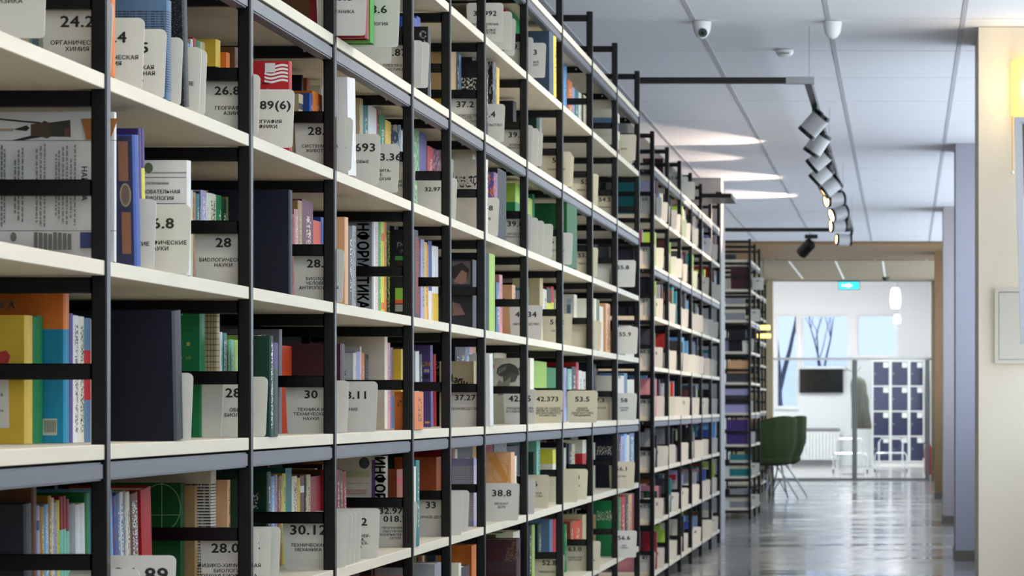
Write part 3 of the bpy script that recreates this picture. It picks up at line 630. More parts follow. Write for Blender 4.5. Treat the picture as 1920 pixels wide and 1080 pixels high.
# filler books, added to block light through the gaps, stand deeper on the rack; past the 300 that show largest it is one mass
frng = random.Random(3)
mass = MB(); mcols = ['navy', 'charcoal', 'brown', 'maroon', 'darkgreen', 'steel', 'crimson', 'tan', 'ivory', 'teal', 'black', 'olive']
for bay in range(0, 11):
    for L in 'GFABCDEZ':
        d = bay_d(bay)+.05
        while d < bay_d(bay)+bay_len(bay)-.06:
            th = frng.uniform(.015, .045); hh = frng.uniform(.15, .215)
            if frng.random() < .85: mass.box(-X1-DEP+.012, -X1-.285, d, d+th-.001, LZ[L]+.0005, LZ[L]+hh, frng.randrange(len(mcols)))
            d += th
            if frng.random() < .06: d += .12
for bk in rest[0]:
    mi = mcols.index(bk['c1']) if bk['c1'] in mcols else 8
    mass.box(-bk['lat']-bk['w'], -bk['lat'], bk['d'], bk['d']+bk['th'], bk['z'], bk['z']+bk['h'], mi)
mass.build('filler_and_small_books', [bookmat(c, '', 'n') for c in mcols], kind='stuff', label='mass of filler books added deep on the long rack, with its small books', category='books')
mass = MB(); fc = far_cols
for bk in rest[50]: mass.box(-bk['lat']-bk['w'], -bk['lat'], bk['d'], bk['d']+bk['th'], bk['z'], bk['z']+bk['h'], fc.index(bk['c1']) if bk['c1'] in fc else 0)
mass.build('distant_books', [bookmat(c, '', 'n') for c in fc], kind='stuff', label='mass of small books on the set-back rack', category='books')
# ------------------------------------------------------------------ divider cards
def text_mesh(parts, stretch=1.):
    """parts: (text, size, z) centred lines in the plane y=0 facing -y"""
    mb = MB()
    for body, size, z, bold, sp in parts:
        c = bpy.data.curves.new('t', 'FONT'); c.body = body; c.size = size; c.align_x = 'CENTER'; c.align_y = 'CENTER'; c.resolution_u = 2; c.space_character = sp
        o = bpy.data.objects.new('t', c); COL.objects.link(o)
        me = o.to_mesh(depsgraph=bpy.context.evaluated_depsgraph_get()) if False else bpy.data.meshes.new_from_object(o)
        for q, (dx, dz) in enumerate(((-1, 0), (1, 0), (0, .8), (0, -.8)) if bold else ((0, 0),)):
            b0 = len(mb.v); mb.v += [((v.co.x+dx*bold*size)*stretch, -.00003*q, v.co.y+z+dz*bold*size) for v in me.vertices]
            for p in me.polygons: mb.f.append([b0+i for i in p.vertices]); mb.m.append(0)
        bpy.data.objects.remove(o); bpy.data.curves.remove(c); bpy.data.meshes.remove(me)
    return mb
ccache = {}
def card_mesh(w, h, tint):
    k = (w, h, tint)
    if k in ccache: return ccache[k]
    r = .010; pts = []
    for cx, cz, a0 in ((w/2-r, r*.6, -90), (w/2-r, h-r, 0), (-w/2+r, h-r, 90), (-w/2+r, r*.6, 180)):
        rr = r if cz > .02 else r*.6
        for i in range(5): a = math.radians(a0+22.5*i); pts.append((cx+rr*math.cos(a), 0, cz+rr*math.sin(a)))
    ccache[k] = MB().prism(pts, (0, .0018, 0)).mesh('shelf_divider', M_card2 if tint else M_card); return ccache[k]
ccnt = {}
for c in sorted(CARDS, key=lambda c: (c['bay'], c['L'], c['d'])):
    key = (c['bay'], c['L']); ccnt[key] = ccnt.get(key, 0)+1
    kind = 'white' if not c['tint'] else 'cream'
    lab = '%s divider card %s, %s on %s, %s' % (kind, c['num'].replace('-/', ' ') if c['num'] else 'without number', ORD[ccnt[key]-1], LNAME[c['L']], bayname(c['bay']))
    o = link('shelf_divider', card_mesh(c['w'], c['h'], c['tint']), None, (-c['lat'], c['d'], c['z']), label=lab, category='divider card', group='divider cards on the '+bayname(c['bay']).split(' of ')[1])
    parts = []
    n = c['num'].split('/'); s = c['size']*1.28
    for i, q in enumerate(n):
        if q: parts.append((q, s, .083 - .021*i if len(n) == 1 else .089-.020*i, .03, 1.06))
    ls = c['lines'].split('/'); pitch = .0098 if len(ls) < 4 else .0085
    for i, q in enumerate(ls):
        if q: parts.append((q, c['lsize']*1.18, (.051 if len(n) == 1 else .047)-pitch*i, .022, 1.03))
    k = sum(1 for q in n if q)
    if k: text_mesh(parts[:k], 1.2).build('number', M_ink, o).location = (0, -.0006, 0)
    if parts[k:]: text_mesh(parts[k:], 1.08).build('caption', M_ink, o).location = (0, -.0006, 0)
# ------------------------------------------------------------------ printed covers
def ink(h): return mat('print_'+h, h, .5)
class Print:
    def __init__(s, bk): s.bk = bk; s.mb = {}; s.k = 0
    def p(s, x, y):
        d = s.bk['d']; s_ = d/F
        return ((x-VX)*s_+s.bk['lat'], -.0004-.0001*s.k, H0-(y-VY)*s_-s.bk['z'])
    def poly(s, h, pts): s.k += 1; s.mb.setdefault(h, MB()).poly([s.p(*q) for q in pts]); return s
    def rect(s, h, x0, y0, x1, y1): return s.poly(h, [(x0, y1), (x1, y1), (x1, y0), (x0, y0)])
    def ell(s, h, cx, cy, rx, ry, n=20): return s.poly(h, [(cx+rx*math.cos(2*math.pi*i/n), cy-ry*math.sin(2*math.pi*i/n)) for i in range(n)])
    def ring(s, h, cx, cy, rx, ry, w, n=28):
        s.k += 1
        for i in range(n):
            a, b = 2*math.pi*i/n, 2*math.pi*(i+1)/n
            s.mb.setdefault(h, MB()).poly([s.p(cx+(rx+j)*math.cos(q), cy-(ry+j)*math.sin(q)) for q, j in ((a, 0), (a, w), (b, w), (b, 0))])
        return s
    def text(s, h, body, cx, cy, size, rot=0, bold=.02, sx_=1.):
        s.k += 1; tm = text_mesh([(body, 1, 0, bold, 1.0)]); m_ = s.mb.setdefault((h, 'text%d' % s.k), MB()); b0 = len(m_.v); c, n = math.cos(math.radians(rot)), math.sin(math.radians(rot))
        for v in tm.v: X, Y = v[0]*size*sx_, v[2]*size; m_.v.append(s.p(cx+X*c-Y*n, cy-(X*n+Y*c)))
        for f in tm.f: m_.f.append([b0+i for i in f]); m_.m.append(0)
        return s
    def done(s):
        for h, m_ in s.mb.items(): m_.build('cover_print' if isinstance(h, str) else 'cover_lettering', ink(h if isinstance(h, str) else h[0]), s.bk['obj'])
q = Print(B['mag'])
q.rect('3A3A3C', -40, 263, 222, 264).rect('3A3A3C', -40, 432, 222, 433)
q.poly('4A3A28', [(58, 233), (78, 230), (84, 226), (92, 230), (132, 225), (133, 257), (96, 256), (88, 260), (80, 257), (58, 254)])
q.poly('33302A', [(92, 230), (132, 225), (133, 257), (96, 256)]).poly('2A2320', [(-30, 221), (0, 222), (40, 226), (76, 229), (76, 232), (40, 229), (0, 225), (-30, 224)]).poly('2A2320', [(20, 264), (60, 254), (84, 256), (60, 260), (40, 264)])
q.poly('2A2320', [(25, 243), (50, 235), (56, 240), (50, 246)]).rect('B09A88', -30, 241, 26, 246).poly('9C6428', [(152, 223), (171, 222), (222, 222), (207, 262), (200, 262), (162, 262)]).rect('6A3E34', 121, 240, 132, 256)
for i, (x, y0, y1) in enumerate(((4, 272, 425), (10, 280, 420), (30, 300, 400), (37, 282, 415), (45, 278, 419), (72, 280, 418), (80, 275, 425), (88, 271, 426), (110, 290, 408), (116, 284, 414), (124, 277, 421), (132, 275, 424), (140, 300, 410), (148, 274, 424))):
    r_ = random.Random(i); y = y0
    while y < y1:
        l = r_.uniform(3, 11); q.rect('77767A', x-1.6, y, x+1.6, min(y+l, y1)); y += l+r_.uniform(1.5, 3)
q.rect('1F2A6A', 207, 338, 214, 366).rect('1F2A6A', 207, 371, 214, 401).rect('1F2A6A', 207, 405, 214, 435).rect('1F2A6A', 207, 438, 214, 467).rect('28386A', 158, 437, 185, 467)
q.text('2E4A7A', 'НАРОДА', 165, 346, 15, 270)
for x in range(72, 136, 9): q.rect('5E5C54', x, 437+(x % 4), x+7, 470)
q.ell('6A685E', 34, 446, 6, 9).done()
q = Print(B['obr']); q.rect('55565A', 272, 332, 348, 333).rect('55565A', 272, 381, 348, 382).text('50505A', 'ОБРАЗОВАТЕЛЬНАЯ', 290, 360, 9.5).text('50505A', 'БИОЛОГИЯ', 300, 372, 9.5).ell('5B6A4A', 279, 315, 8, 10).rect('77777C', 285, 323, 350, 324.5).text('6A6A70', 'ПЕТРУШКИНА', 296, 344, 6).text('6A6A70', 'РАЗВИТИЕ ЖИВОЙ', 310, 396, 5).text('6A6A70', 'ПРИРОДЫ', 318, 402, 5).done()
q = Print(B['c0'][0]); q.poly('D8D2C6', [(-60, 712), (16, 712), (18, 802), (-60, 806)]).poly('B8342E', [(-10, 662), (12, 657), (20, 668), (14, 684), (-10, 682)]).text('5A564E', 'книга', -6, 740, 9).text('5A564E', 'задач', -6, 770, 9).done()
q = Print(B['c0'][3]); q.rect('B8B8A8', 80, 785, 107, 816)
for i in range(9): q.rect('4A5048', 83+2.6*i, 788, 84.2+2.6*i, 811)
q.text('A8A09A', 'ЙОГА', 2, 573, 19, 0, .04).done()
q = Print(B['comp']); q.rect('24284A', 200, 256, 252, 496).rect('8A5A42', 226, 266, 244, 340).ell('6A5A4A', 238, 366, 11, 23).ring('9A8A74', 238, 366, 8, 19, 2.5).rect('8A5A42', 230, 398, 247, 476).done()
q = Print(B['green']); q.ell('B0A83C', 353, 645, 3.5, 4).text('A8B040', 'Орфей', 344, 671, 9, 0, 0).ell('6FB89A', 341, 590, 2, 2).done()
q = Print(B['circ']); q.ring('9CB88C', 302, 952, 36, 44, 1.2).rect('9CB88C', 262, 965, 338, 966).rect('9CB88C', 303, 905, 304.2, 1000).rect('8A8478', 200, 896, 345, 905).done()
q = Print(B['usa'])
wave = lambda x: 2.2*math.sin((x-497)/7.)
for i in range(5):
    y = 121+7*i; xs_ = [516 if i < 2 else 496]+[x for x in range(500 if i >= 2 else 520, 541, 4)]+[540]
    q.poly('E8E4E0', [(x, y+5+wave(x)) for x in xs_]+[(x, y+1+wave(x)) for x in reversed(xs_)])
q.rect('D8D4D4', 497, 118, 516, 136).text('F0EAE6', 'Необычная', 507, 172, 13, 0, .03).text('F0EAE6', 'АМЕРИКА', 500, 186, 12).text('3A1010', 'П. Автор', 496, 156, 5).done()
q = Print(B['inf']); q.rect('8C8E90', 640, 406, 697, 588).text('1C1C20', 'ИНФОРМАТИКА', 679, 490, 29, 270, .04, .765).done()
q = Print(B['rus']); q.text('E8E8E4', 'Рус', 757, 461, 15).text('E8E8E4', 'о в', 757, 471, 9).rect('2F7A34', 741, 480, 775, 488).text('B83A2C', 'ОГОНЬ', 757, 496, 8).rect('78A82C', 741, 540, 775, 562).rect('C84A24', 741, 562, 775, 569).rect('8A8A84', 741, 571, 775, 584).done()
q = Print(B['mag2']); q.ell('3E4A5A', 683, 868, 10, 11).rect('B4BA8C', 644, 883, 693, 895).rect('9A9A98', 646, 906, 693, 907).rect('5A3A78', 697, 862, 704, 942).text('1E1C22', 'ИНФОРМ', 711, 907, 26, 270, .04, .85)
for y in (918, 921.5, 925): q.rect('C87A6E', 648, y, 687, y+1.6)
q.done()
q = Print(B['sa']); q.text('E0DEDA', 'С', 793, 66, 18, 0, .04).text('E0DEDA', 'А', 796, 78, 8).done()
q = Print(B['photo']); q.rect('6E6264', 848, 490, 882, 533).poly('2C1F20', [(848, 500), (866, 492), (880, 505), (876, 524), (860, 530), (848, 520)]).poly('A87A68', [(866, 506), (876, 512), (874, 530), (864, 533), (850, 528)]).poly('8C6A62', [(848, 566), (862, 570), (872, 590), (848, 592)]).done()
q = Print(B['sm']); q.text('D89A50', 'СМ', 800, 683, 11, 0, .04).rect('B8A8A0', 796, 692, 806, 698).rect('22203A', 795, 702, 806, 710).rect('D8A040', 797, 790, 806, 794).done()
q = Print(B['azb']); q.text('2A2620', 'Азбу', 858, 714, 17, -20, .04).done()
q = Print(B['helm']); q.ell('C86A42', 922, 687, 5, 5).poly('4A4740', [(931, 700), (933, 690), (942, 683), (956, 681), (966, 685), (972, 692), (974, 704), (960, 700), (948, 706), (938, 706)]).poly('5E5A50', [(943, 706), (960, 699), (972, 703), (966, 716), (952, 718), (944, 722)]).poly('8C887C', [(936, 712), (944, 718), (958, 706), (956, 722), (948, 740), (934, 742), (930, 726)]).poly('4A4740', [(972, 690), (984, 680), (990, 692), (986, 700), (976, 702)])
for i in range(5): q.poly('8E8A7E', [(934+3*i, 700-2*i), (936+3*i, 690-i), (937+3*i, 690-i), (936+3*i, 702-2*i)])
q.text('3A3834', 'ОВОЩИ', 984, 733, 7).done()
q = Print(B['orange']); q.ring('C88A3C', 938, 885, 14, 18, 2).rect('C88A3C', 914, 862, 957, 863).poly('C4883A', [(916, 858), (930, 850), (954, 900), (946, 906)]).done()
q = Print(B['vinn']); q.text('C8A888', 'Игры', 952, 1042, 12, 80, .02).text('C8A888', 'и песни', 960, 1036, 11, 80, .02).text('C8A888', 'Утро', 968, 1042, 12, 80, .02).rect('2A1418', 912, 1052, 968, 1075).done()
q = Print(B['box8']); q.rect('5A6A80', 1063, 571, 1070, 588).poly('9AB0B8', [(1062, 560), (1073, 560), (1069, 572), (1065, 572)]).done()
# ------------------------------------------------------------------ track with spotlights
TX, TZ = -.445, H0+1.507
t = empty('lighting_track', (TX, 13.8, TZ), label='black ceiling track that runs along the aisle with a crosspiece at each end', category='lighting track')
MB().box(-.775, -.10, .0, .03, -.014, .014).build('cross_bar', M_black, t)
MB().box(-.10, .03, -.004, .034, -.016, .016).build('corner_joint', M_grey, t)
MB().box(-.016, .016, .03, 11.7, -.016, .016).build('long_bar', M_black, t)
MB().box(-1.12, -.016, 11.67, 11.7, -.016, .016).build('cross_bar', M_black, t)
MB().box(-.95, -.74, 6.7, 7.3, -.075, -.045).box(-.86, -.82, 6.9, 6.94, -.045, -.02).build('junction_box', M_black, t)
for y in (.2, 4., 8., 11.5): MB().tube([(0, y, .016), (0, y, HC-TZ)], .0012, 5).build('hanger_wire', M_grey, t)
M_open = mat('spot_opening', 'FFE2B8', .4, emit=('FFD9A0', 6.))
M_body = mat('spot_body_grey', 'BEBEC0', .4)
spots = [(14.84, -.445, (-.64, .1, -.74)), (15.94, -.461, (-.55, .1, -.82)), (16.96, -.478, (-.75, .1, -.64)), (18.0, -.495, (-.72, .08, -.67)), (19.07, -.4665, (-.77, -.1, -.6)),
         (20.4, -.4736, (-.88, -.45, -.15)), (21.85, -.476, (-.85, -.4, -.3)), (23.4, -.514, (-.93, -.3, -.05)), (25.35, -.512, (-.97, -.22, .02))]
for i, (y, x, a) in enumerate(spots):
    a = Vector(a).normalized(); c = Vector((x, y, H0+(1.402 if i < 5 else 1.415)))
    o = empty('spotlight', tuple(c), label='grey cylindrical track spotlight with black rims, %s lamp along the ceiling track' % ORD[i], category='spotlight', group='spotlights on the ceiling track')
    MB().lathe([(.0485, -.05), (.0485, .05)], ax=a, n=20, caps=False).build('lamp_body', M_body, o, smooth=True)
    MB().lathe([(0, -.066), (.049, -.066), (.051, -.062), (.051, -.048), (.0485, -.048)], ax=a, n=20, caps=False).build('rear_rim', M_black, o, smooth=True)
    MB().lathe([(.044, .06), (.044, .068), (.051, .068), (.051, .048), (.0485, .048)], ax=a, n=20, caps=False).build('front_rim', M_black, o, smooth=True)
    MB().lathe([(0, .058), (.047, .058)], ax=a, n=20).build('lens', M_open, o)
    top = Vector((TX, y, TZ-.0165))-c
    a = a.copy()
    MB().box(top.x-.012, top.x+.012, top.y-.012, top.y+.012, top.z-.035, top.z-.0005).tube([(top.x, top.y, top.z-.03), tuple(top*.6-a*.02), tuple(-a*.06)], .011, 8).build('yoke', M_black, o)
    la = bpy.data.lights.new('spot', 'SPOT'); la.energy = 55 if i < 5 else 85; la.color = (1, .80, .64); la.spot_size = math.radians(62); la.spot_blend = .2; la.shadow_soft_size = .04
    lo = link('spot_light', la, o); lo.location = a*.075; lo.rotation_euler = (-(a+Vector((0, .75 if i < 5 else 0, 0 if i < 5 else .28)))).to_track_quat('Z', 'Y').to_euler()
# lone black spot on the far crosspiece
c = PX(1511, 466, 25.45); a = Vector((-.55, .5, -.55)).normalized()
o = empty('spotlight', tuple(c), label='black cylindrical spotlight hanging alone under the far crosspiece of the track', category='spotlight')
MB().lathe([(0, -.07), (.05, -.07), (.052, -.06), (.052, .066), (.046, .068)], ax=a, n=18).build('lamp_body', M_black, o, smooth=True)
MB().lathe([(0, .05), (.047, .05)], ax=a, n=18).build('lens', mat('dark_lens', '2A2622', .2), o)
MB().tube([(0.03, .03, .12), (0.03, .02, .05), (.02, 0, 0)], .011, 8).box(-.01, .1, 0, .03, .085, .12).build('yoke', M_black, o)
# ------------------------------------------------------------------ ceiling fittings
def dome(px, d, look, lab):
    o = empty('security_camera', (( px-VX)*d/F, d, HC-.003), label=lab, category='camera')
    MB().lathe([(.044, 0), (.044, -.012), (.041, -.03), (.036, -.05), (.024, -.068), (.010, -.078), (0, -.08)], n=20).build('housing', M_white, o, smooth=True)
    if look:
        MB().lathe([(.021, 0), (.021, .008), (.0, .009)], o=(.006, -.030, -.052), ax=(.12, -.85, -.5), n=16).build('lens_ring', mat('camera_dark', '3C4240', .25), o, smooth=True)
        MB().lathe([(.010, 0), (.0, .003)], o=(.006, -.037, -.056), ax=(.12, -.85, -.5), n=12).build('lens', M_black, o, smooth=True)
    return o
dome(1316, 13.8, True, 'white dome camera with a dark lens on the ceiling above the aisle')
dome(1561, 13.8, False, 'white dome camera turned away on the ceiling, its lens hidden')
o = empty('smoke_detector', ((1471-VX)*14.9/F, 14.9, HC-.003), label='flat white smoke detector on the ceiling between the dome cameras', category='detector')
MB().lathe([(.045, 0), (.045, -.012), (.04, -.02), (.03, -.03), (0, -.033)], n=20).build('housing', M_white, o, smooth=True)
MB().box(-.02, .025, -.044, -.038, -.0215, -.0185).build('vent_slot', M_black, o)
o = empty('smoke_detector', ((1661-VX)*41/F, 41, HC-.003), label='small dark ceiling detector just before the glass screen', category='detector')
MB().lathe([(.05, 0), (.05, -.02), (.04, -.05), (0, -.06)], n=16).build('housing', mat('dark_olive', '4A4A3C', .5), o, smooth=True)
# exit sign
o = empty('exit_sign', ((1592-VX)*42/F, 42.0, HC-.014), label='glowing turquoise exit sign hanging at the top of the opening', category='sign')
MB().box(-.15, .15, -.03, .03, -.125, -.01).build('housing', mat('sign_rim', '3A6A74', .4), o)
MB().box(-.14, .14, -.034, -.03, -.115, -.02).build('lit_panel', mat('exit_panel', '30C8D8', .4, emit=('30C8D8', 1.6)), o)
MB().poly([(-.1, -.035, -.08), (-.02, -.035, -.08), (-.02, -.035, -.055), (-.1, -.035, -.055)]).poly([(-.02, -.035, -.1), (.05, -.035, -.067), (-.02, -.035, -.035)]).build('arrow', mat('exit_arrow', 'E8FFFF', .4, emit=('E8FFFF', 2.)), o)
for x in (-.1, .1): MB().tube([(x, 0, -.012), (x, 0, .012)], .006, 6).build('hanger', M_grey, o)
# ------------------------------------------------------------------ front of the warm-lit column
o = empty('wall_lamp', ((1926-VX)*13.9/F, 13.9, H0+1.36), label='yellow glowing half-round wall lamp with a pull cord on the warm-lit column', category='lamp')
sh = MB(); n = 14
for z in (0, .254):
    for i in range(n+1):
        a = math.pi+math.pi*i/n; sh.v.append((.07*math.cos(a), .095+.085*math.sin(a), z))
for i in range(n): sh.f.append([i, i+1, n+2+i, n+1+i]); sh.m.append(0)
sh.build('lamp_shade', mat('lamp_shade_yellow', 'F0D060', .5, emit=('FFE070', 1.25)), o, smooth=True)
MB().box(-.02, .02, .085, .0985, .1, .16).build('mount', M_white, o)
MB().tube([(-.066, .08, .01), (-.066, .08, -.26)], .0025, 6).build('pull_cord', mat('cord_yellow', 'E0B050', .5), o)
MB().lathe([(0, -.275), (.008, -.27), (.008, -.26), (0, -.255)], o=(-.066, .08, 0), n=10).build('cord_bead', M_white, o)
la = bpy.data.lights.new('bulb', 'POINT'); la.energy = 2; la.color = (1, .78, .45); la.shadow_soft_size = .05
link('bulb', la, o, (0, -.03, .12))
# access panel
o = empty('access_panel', (.35, 13.99, H0), label='flush white access panel with a thin frame on the warm-lit column', category='panel')
x0, x1 = (1865-VX)*14/F-.35, .38; z0, z1 = (762-682)*14/F, (762-540)*14/F
M_pan = mat('panel_white', 'D8D0C2', .5)
MB().box(x0, x0+.018, -.006, .009, z0, z1).box(x0+.018, x1, -.006, .009, z0, z0+.018).box(x0+.018, x1, -.006, .009, z1-.018, z1).build('frame', M_pan, o)
MB().box(x0+.021, x1-.003, -.003, .009, z0+.021, z1-.021).build('door', M_pan, o)
# framed board leaning beside the column
o = empty('display_board', ((1902-VX)*13.5/F, 13.5, H0+(762-645)*13.5/F), label='grey framed display board hanging on wires beside the warm-lit column', category='board')
M_fr = mat('board_frame', 'A5A4A6', .45)
w_, h_ = .62, 1.025
fr = MB().box(0, .026, -.012, .012, 0, h_).box(w_-.026, w_, -.012, .012, 0, h_).box(.026, w_-.026, -.012, .012, 0, .03).box(.026, w_-.026, -.012, .012, h_-.022, h_)
fr.build('frame', M_fr, o); MB().box(.027, w_-.027, -.004, .008, .031, h_-.023).build('backing', mat('board_grey', 'B0B0B2', .5), o)
MB().box(.036, w_-.1, -.007, -.0045, .66, h_-.03).build('picture', mat('board_picture', '4A3C34', .5, noise=.3, nscale=14), o)
for x in (.1, w_-.1): MB().tube([(x, 0, h_-.02), (x, 0, HC-o.location.z-.002)], .002, 6).build('wire', M_grey, o)
o.rotation_euler = (0, math.radians(-1.6), 0); o.location.x += .028
# ------------------------------------------------------------------ reading nook: table, tub chairs, lamp
M_green = mat('green_felt', '2E3C12', .9, noise=.2, nscale=60)
M_ash = mat('ash_wood', 'C9A874', .45, noise=.15, nscale=20, stretch=(.2, 2, 1))
o = empty('table', (-1.93, 35.2, 0), label='light wooden table with rounded corners between the green chairs', category='table')
pts = []
for cx, cy, a0 in ((.33, .5, 0), (-.33, .5, 90), (-.33, -.5, 180), (.33, -.5, 270)):
    for i in range(6): a = math.radians(a0+18*i); pts.append((cx+.1*math.cos(a), cy+.1*math.sin(a), .74))
MB().prism(pts, (0, 0, .04)).build('tabletop', M_ash, o)
for sx_ in (-1, 1):
    for sy in (-1, 1): MB().tube([(sx_*.33, sy*.5, .74), (sx_*.37, sy*.54, 0)], [.022, .014], 10).build('leg', M_black, o, smooth=True)
def chair(x, y, rz, lab):
    o = empty('tub_chair', (x, y, 0), label=lab, category='chair', group='green tub chairs at the table'); o.rotation_euler = (0, 0, rz)
    A, T = 36, 9; v, f = [], []
    for j in range(T+1):
        t_ = j/T
        for i in range(A+1):
            th = math.radians(-125+250*i/A); k = max(0, math.cos(th*.72))
            top = .74+.20*k**1.2
            z = .40+(top-.40)*t_; r = .17+.10*min(1, t_*2.2)**.6+.02*t_ + .006*math.cos(th*14)*min(1, t_*2)
            v.append((r*math.cos(th), r*math.sin(th)*.98, z))
    for j in range(T):
        for i in range(A): q = j*(A+1)+i; f.append((q, q+1, q+A+2, q+A+1))
    me = bpy.data.meshes.new('shell'); me.from_pydata(v, [], f); me.materials.append(M_green); me.polygons.foreach_set('use_smooth', [True]*len(f)); me.update()
    s = link('shell', me, o); so = s.modifiers.new('s', 'SOLIDIFY'); so.thickness = .035; so.offset = 0
    MB().lathe([(0, .385), (.16, .385), (.235, .42), (.245, .46), (.225, .485), (0, .49)], n=24).build('seat', M_green, o, smooth=True)
    for sx_ in (-1, 1):
        for sy in (-1, 1):
            MB().tube([(sx_*.05, sy*.05, .385), (sx_*.12, sy*.12, .25), (sx_*.24, sy*.22, .006)], .009, 8).build('leg', M_grey, o, smooth=True)
    for s1 in (-1, 1): MB().tube([(s1*.2, -s1*.2, .07), (0, 0, .2), (-s1*.2, s1*.2, .07)], .007, 6).build('brace', M_grey, o)
    return o
chair(-1.50, 33.4, -.9, 'olive green tub chair drawn up to the table, nearer the bookcases')
chair(-1.42, 34.1, -.5, 'olive green tub chair drawn up to the table, next to the glass screen side')
o = empty('pendant_lamp', (-1.66, 35.2, H0+.80), label='pendant lamp of two glowing yellow bars above the table', category='lamp')
M_yl = mat('yellow_tube', 'F4E08A', .4, emit=('FFE27A', 1.8))
MB().tube([(-.07, 0, .13), (.08, 0, .13)], .028, 10).build('upper_bar', M_yl, o, smooth=True)
MB().tube([(-.07, 0, .03), (.09, 0, .03)], .026, 10).build('lower_bar', M_yl, o, smooth=True)
MB().tube([(0, 0, 0), (0, 0, HC-o.location.z-.002)], .004, 6).build('cable', M_black, o)
MB().box(XL, -X2-.02, 23.25, 23.75, 0, HC-.002).build('column', mat('grey_column_paint', 'A09C9A', .7), kind='structure')
# ------------------------------------------------------------------ glass screen and the bright hall behind it
sc = MB().box(-1.85, .383, DE-.02, DE+.02, 1.70, 1.735).box(-.735, -.665, DE-.03, DE+.03, 0, 1.70).box(.30, .36, DE-.02, DE+.02, 0, 1.70).box(-1.85, .383, DE-.02, DE+.02, .0, .03)
gs = empty('glass_screen', (0, 0, 0), label='low glass screen with grey metal posts across the opening', category='glass screen')
MB().box(-1.85, .383, DE-.02, DE+.02, 1.70, 1.735).build('top_rail', M_white, gs)
MB().box(-.735, -.665, DE-.03, DE+.03, .0, 1.70).build('post', M_grey, gs); MB().box(.30, .36, DE-.02, DE+.02, .0, 1.70).build('post', M_grey, gs)
MB().box(-1.85, -.735, DE-.02, DE+.02, .0, .03).box(-.665, .30, DE-.02, DE+.02, 0, .03).build('bottom_rail', M_grey, gs)
for a, b_ in ((-1.85, -.736), (-.664, .299)): MB().box(a, b_, DE-.004, DE+.004, .031, 1.699).build('glass_pane', M_glass, gs)
YB, ZC = 53.0, 3.5
MB().box(-4.6, -2.6, DE+.1, YB+.3, -.12, 0).build('floor_hall', mat('hall_floor', 'C8C6C0', .25), kind='structure')
mw = M_hall = mat('hall_white', 'E2E4E6', .7)
MB().box(-4.7, -4.5, DE+.1, YB+.3, 0, ZC).build('wall_hall_side', mw, kind='structure')
MB().box(.46, .6, DE+.1, YB, 0, ZC).build('wall_hall_near', mw, kind='structure')
MB().box(-4.6, .6, DE+.1, YB+.3, ZC, ZC+.1).build('ceiling_hall', mw, kind='structure')
MB().box(-4.6, 1.2, DE-.1, DE+.1, HC+.061, ZC).build('wall_hall_header', mw, kind='structure')
MB().box(-4.6, -2.6, DE-.1, DE+.1, 0, HC+.061).build('wall_hall_front', mw, kind='structure')
zt = H0+172*YB/F
wins = [(-3.6, -2.5, 1.02), (-2.27, -1.89, 1.02), (-1.817, -.975, 1.73), (-.833, -.095, 1.93)]
bw = MB().box(-4.6, .6, YB, YB+.2, zt, ZC); px = -4.6
for a, b_, z in wins: bw.box(px, a, YB, YB+.2, 0, zt).box(a, b_, YB, YB+.2, 0, z); px = b_
bw.box(px, .6, YB, YB+.2, 0, zt); bw.build('wall_hall_end', mw, kind='structure')
for i, (a, b_, z) in enumerate(wins):
    w = MB().box(a, a+.03, YB+.05, YB+.1, z, zt).box(b_-.03, b_, YB+.05, YB+.1, z, zt).box(a+.03, b_-.03, YB+.05, YB+.1, z, z+.03).box(a+.03, b_-.03, YB+.05, YB+.1, zt-.03, zt)
    wo = w.build('window_%d' % (20+i), M_white, kind='structure')
    MB().box(a+.03, b_-.03, YB+.07, YB+.076, z+.03, zt-.03).build('window_pane', M_tint, wo)
    MB().box(a-.02, b_+.02, YB-.05, YB, z-.03, z).build('window_sill', M_white, wo)
# hall fill panels, added above the line of sight, then its pendants
for i, (x, y) in enumerate(((-2.6, 45.5), (-.6, 45.5), (-2.6, 49.0), (-.6, 49.0))):
    fill_panel(y, x=x, p=72., z=ZC-.03, sx_=1.2, sy_=1.2, col=(.97, .985, 1))['label'] = 'added unseen fill light panel of the bright hall, %s of four' % ORD[i]
for px, y0, y1, d, lab in ((1679, 540, 578, 48., 'large glowing white glass pendant lamp in the bright hall'), (1682, 590, 606, 51., 'small glowing white pendant lamp in the bright hall, behind the large one')):  # the small one is built for a reflection of the large lamp
    c = PX(px, (y0+y1)/2, d); hh = (y1-y0)*d/F/2; r = hh*.5 if y0 < 580 else hh*.8
    o = empty('pendant_lamp', tuple(c), label=lab, category='lamp')
    MB().lathe([(r*.5, hh), (r*.8, hh*.8), (r, 0), (r*.95, -hh*.7), (r*.7, -hh), (0, -hh)], n=16).build('glass_shade', mat('pendant_glow', 'FFFFFF', .4, emit=('FFFFFF', 5.)), o, smooth=True)
    MB().tube([(0, 0, hh), (0, 0, ZC-c.z-.002)], .006, 6).build('cable', M_grey, o)
# television
o = empty('television', ((1540-VX)*52.9/F, 52.9, H0+(762-714)*52.9/F), label='black flat television on the white wall under the hall windows', category='television')
MB().box(-.385, .385, 0, .05, -.21, .21).build('housing', M_black, o); MB().box(-.372, .372, -.003, 0, -.195, .198).build('screen', mat('tv_screen', '101214', .12), o)
MB().box(-.1, .1, .05, .099, -.1, .1).build('bracket', M_grey, o)
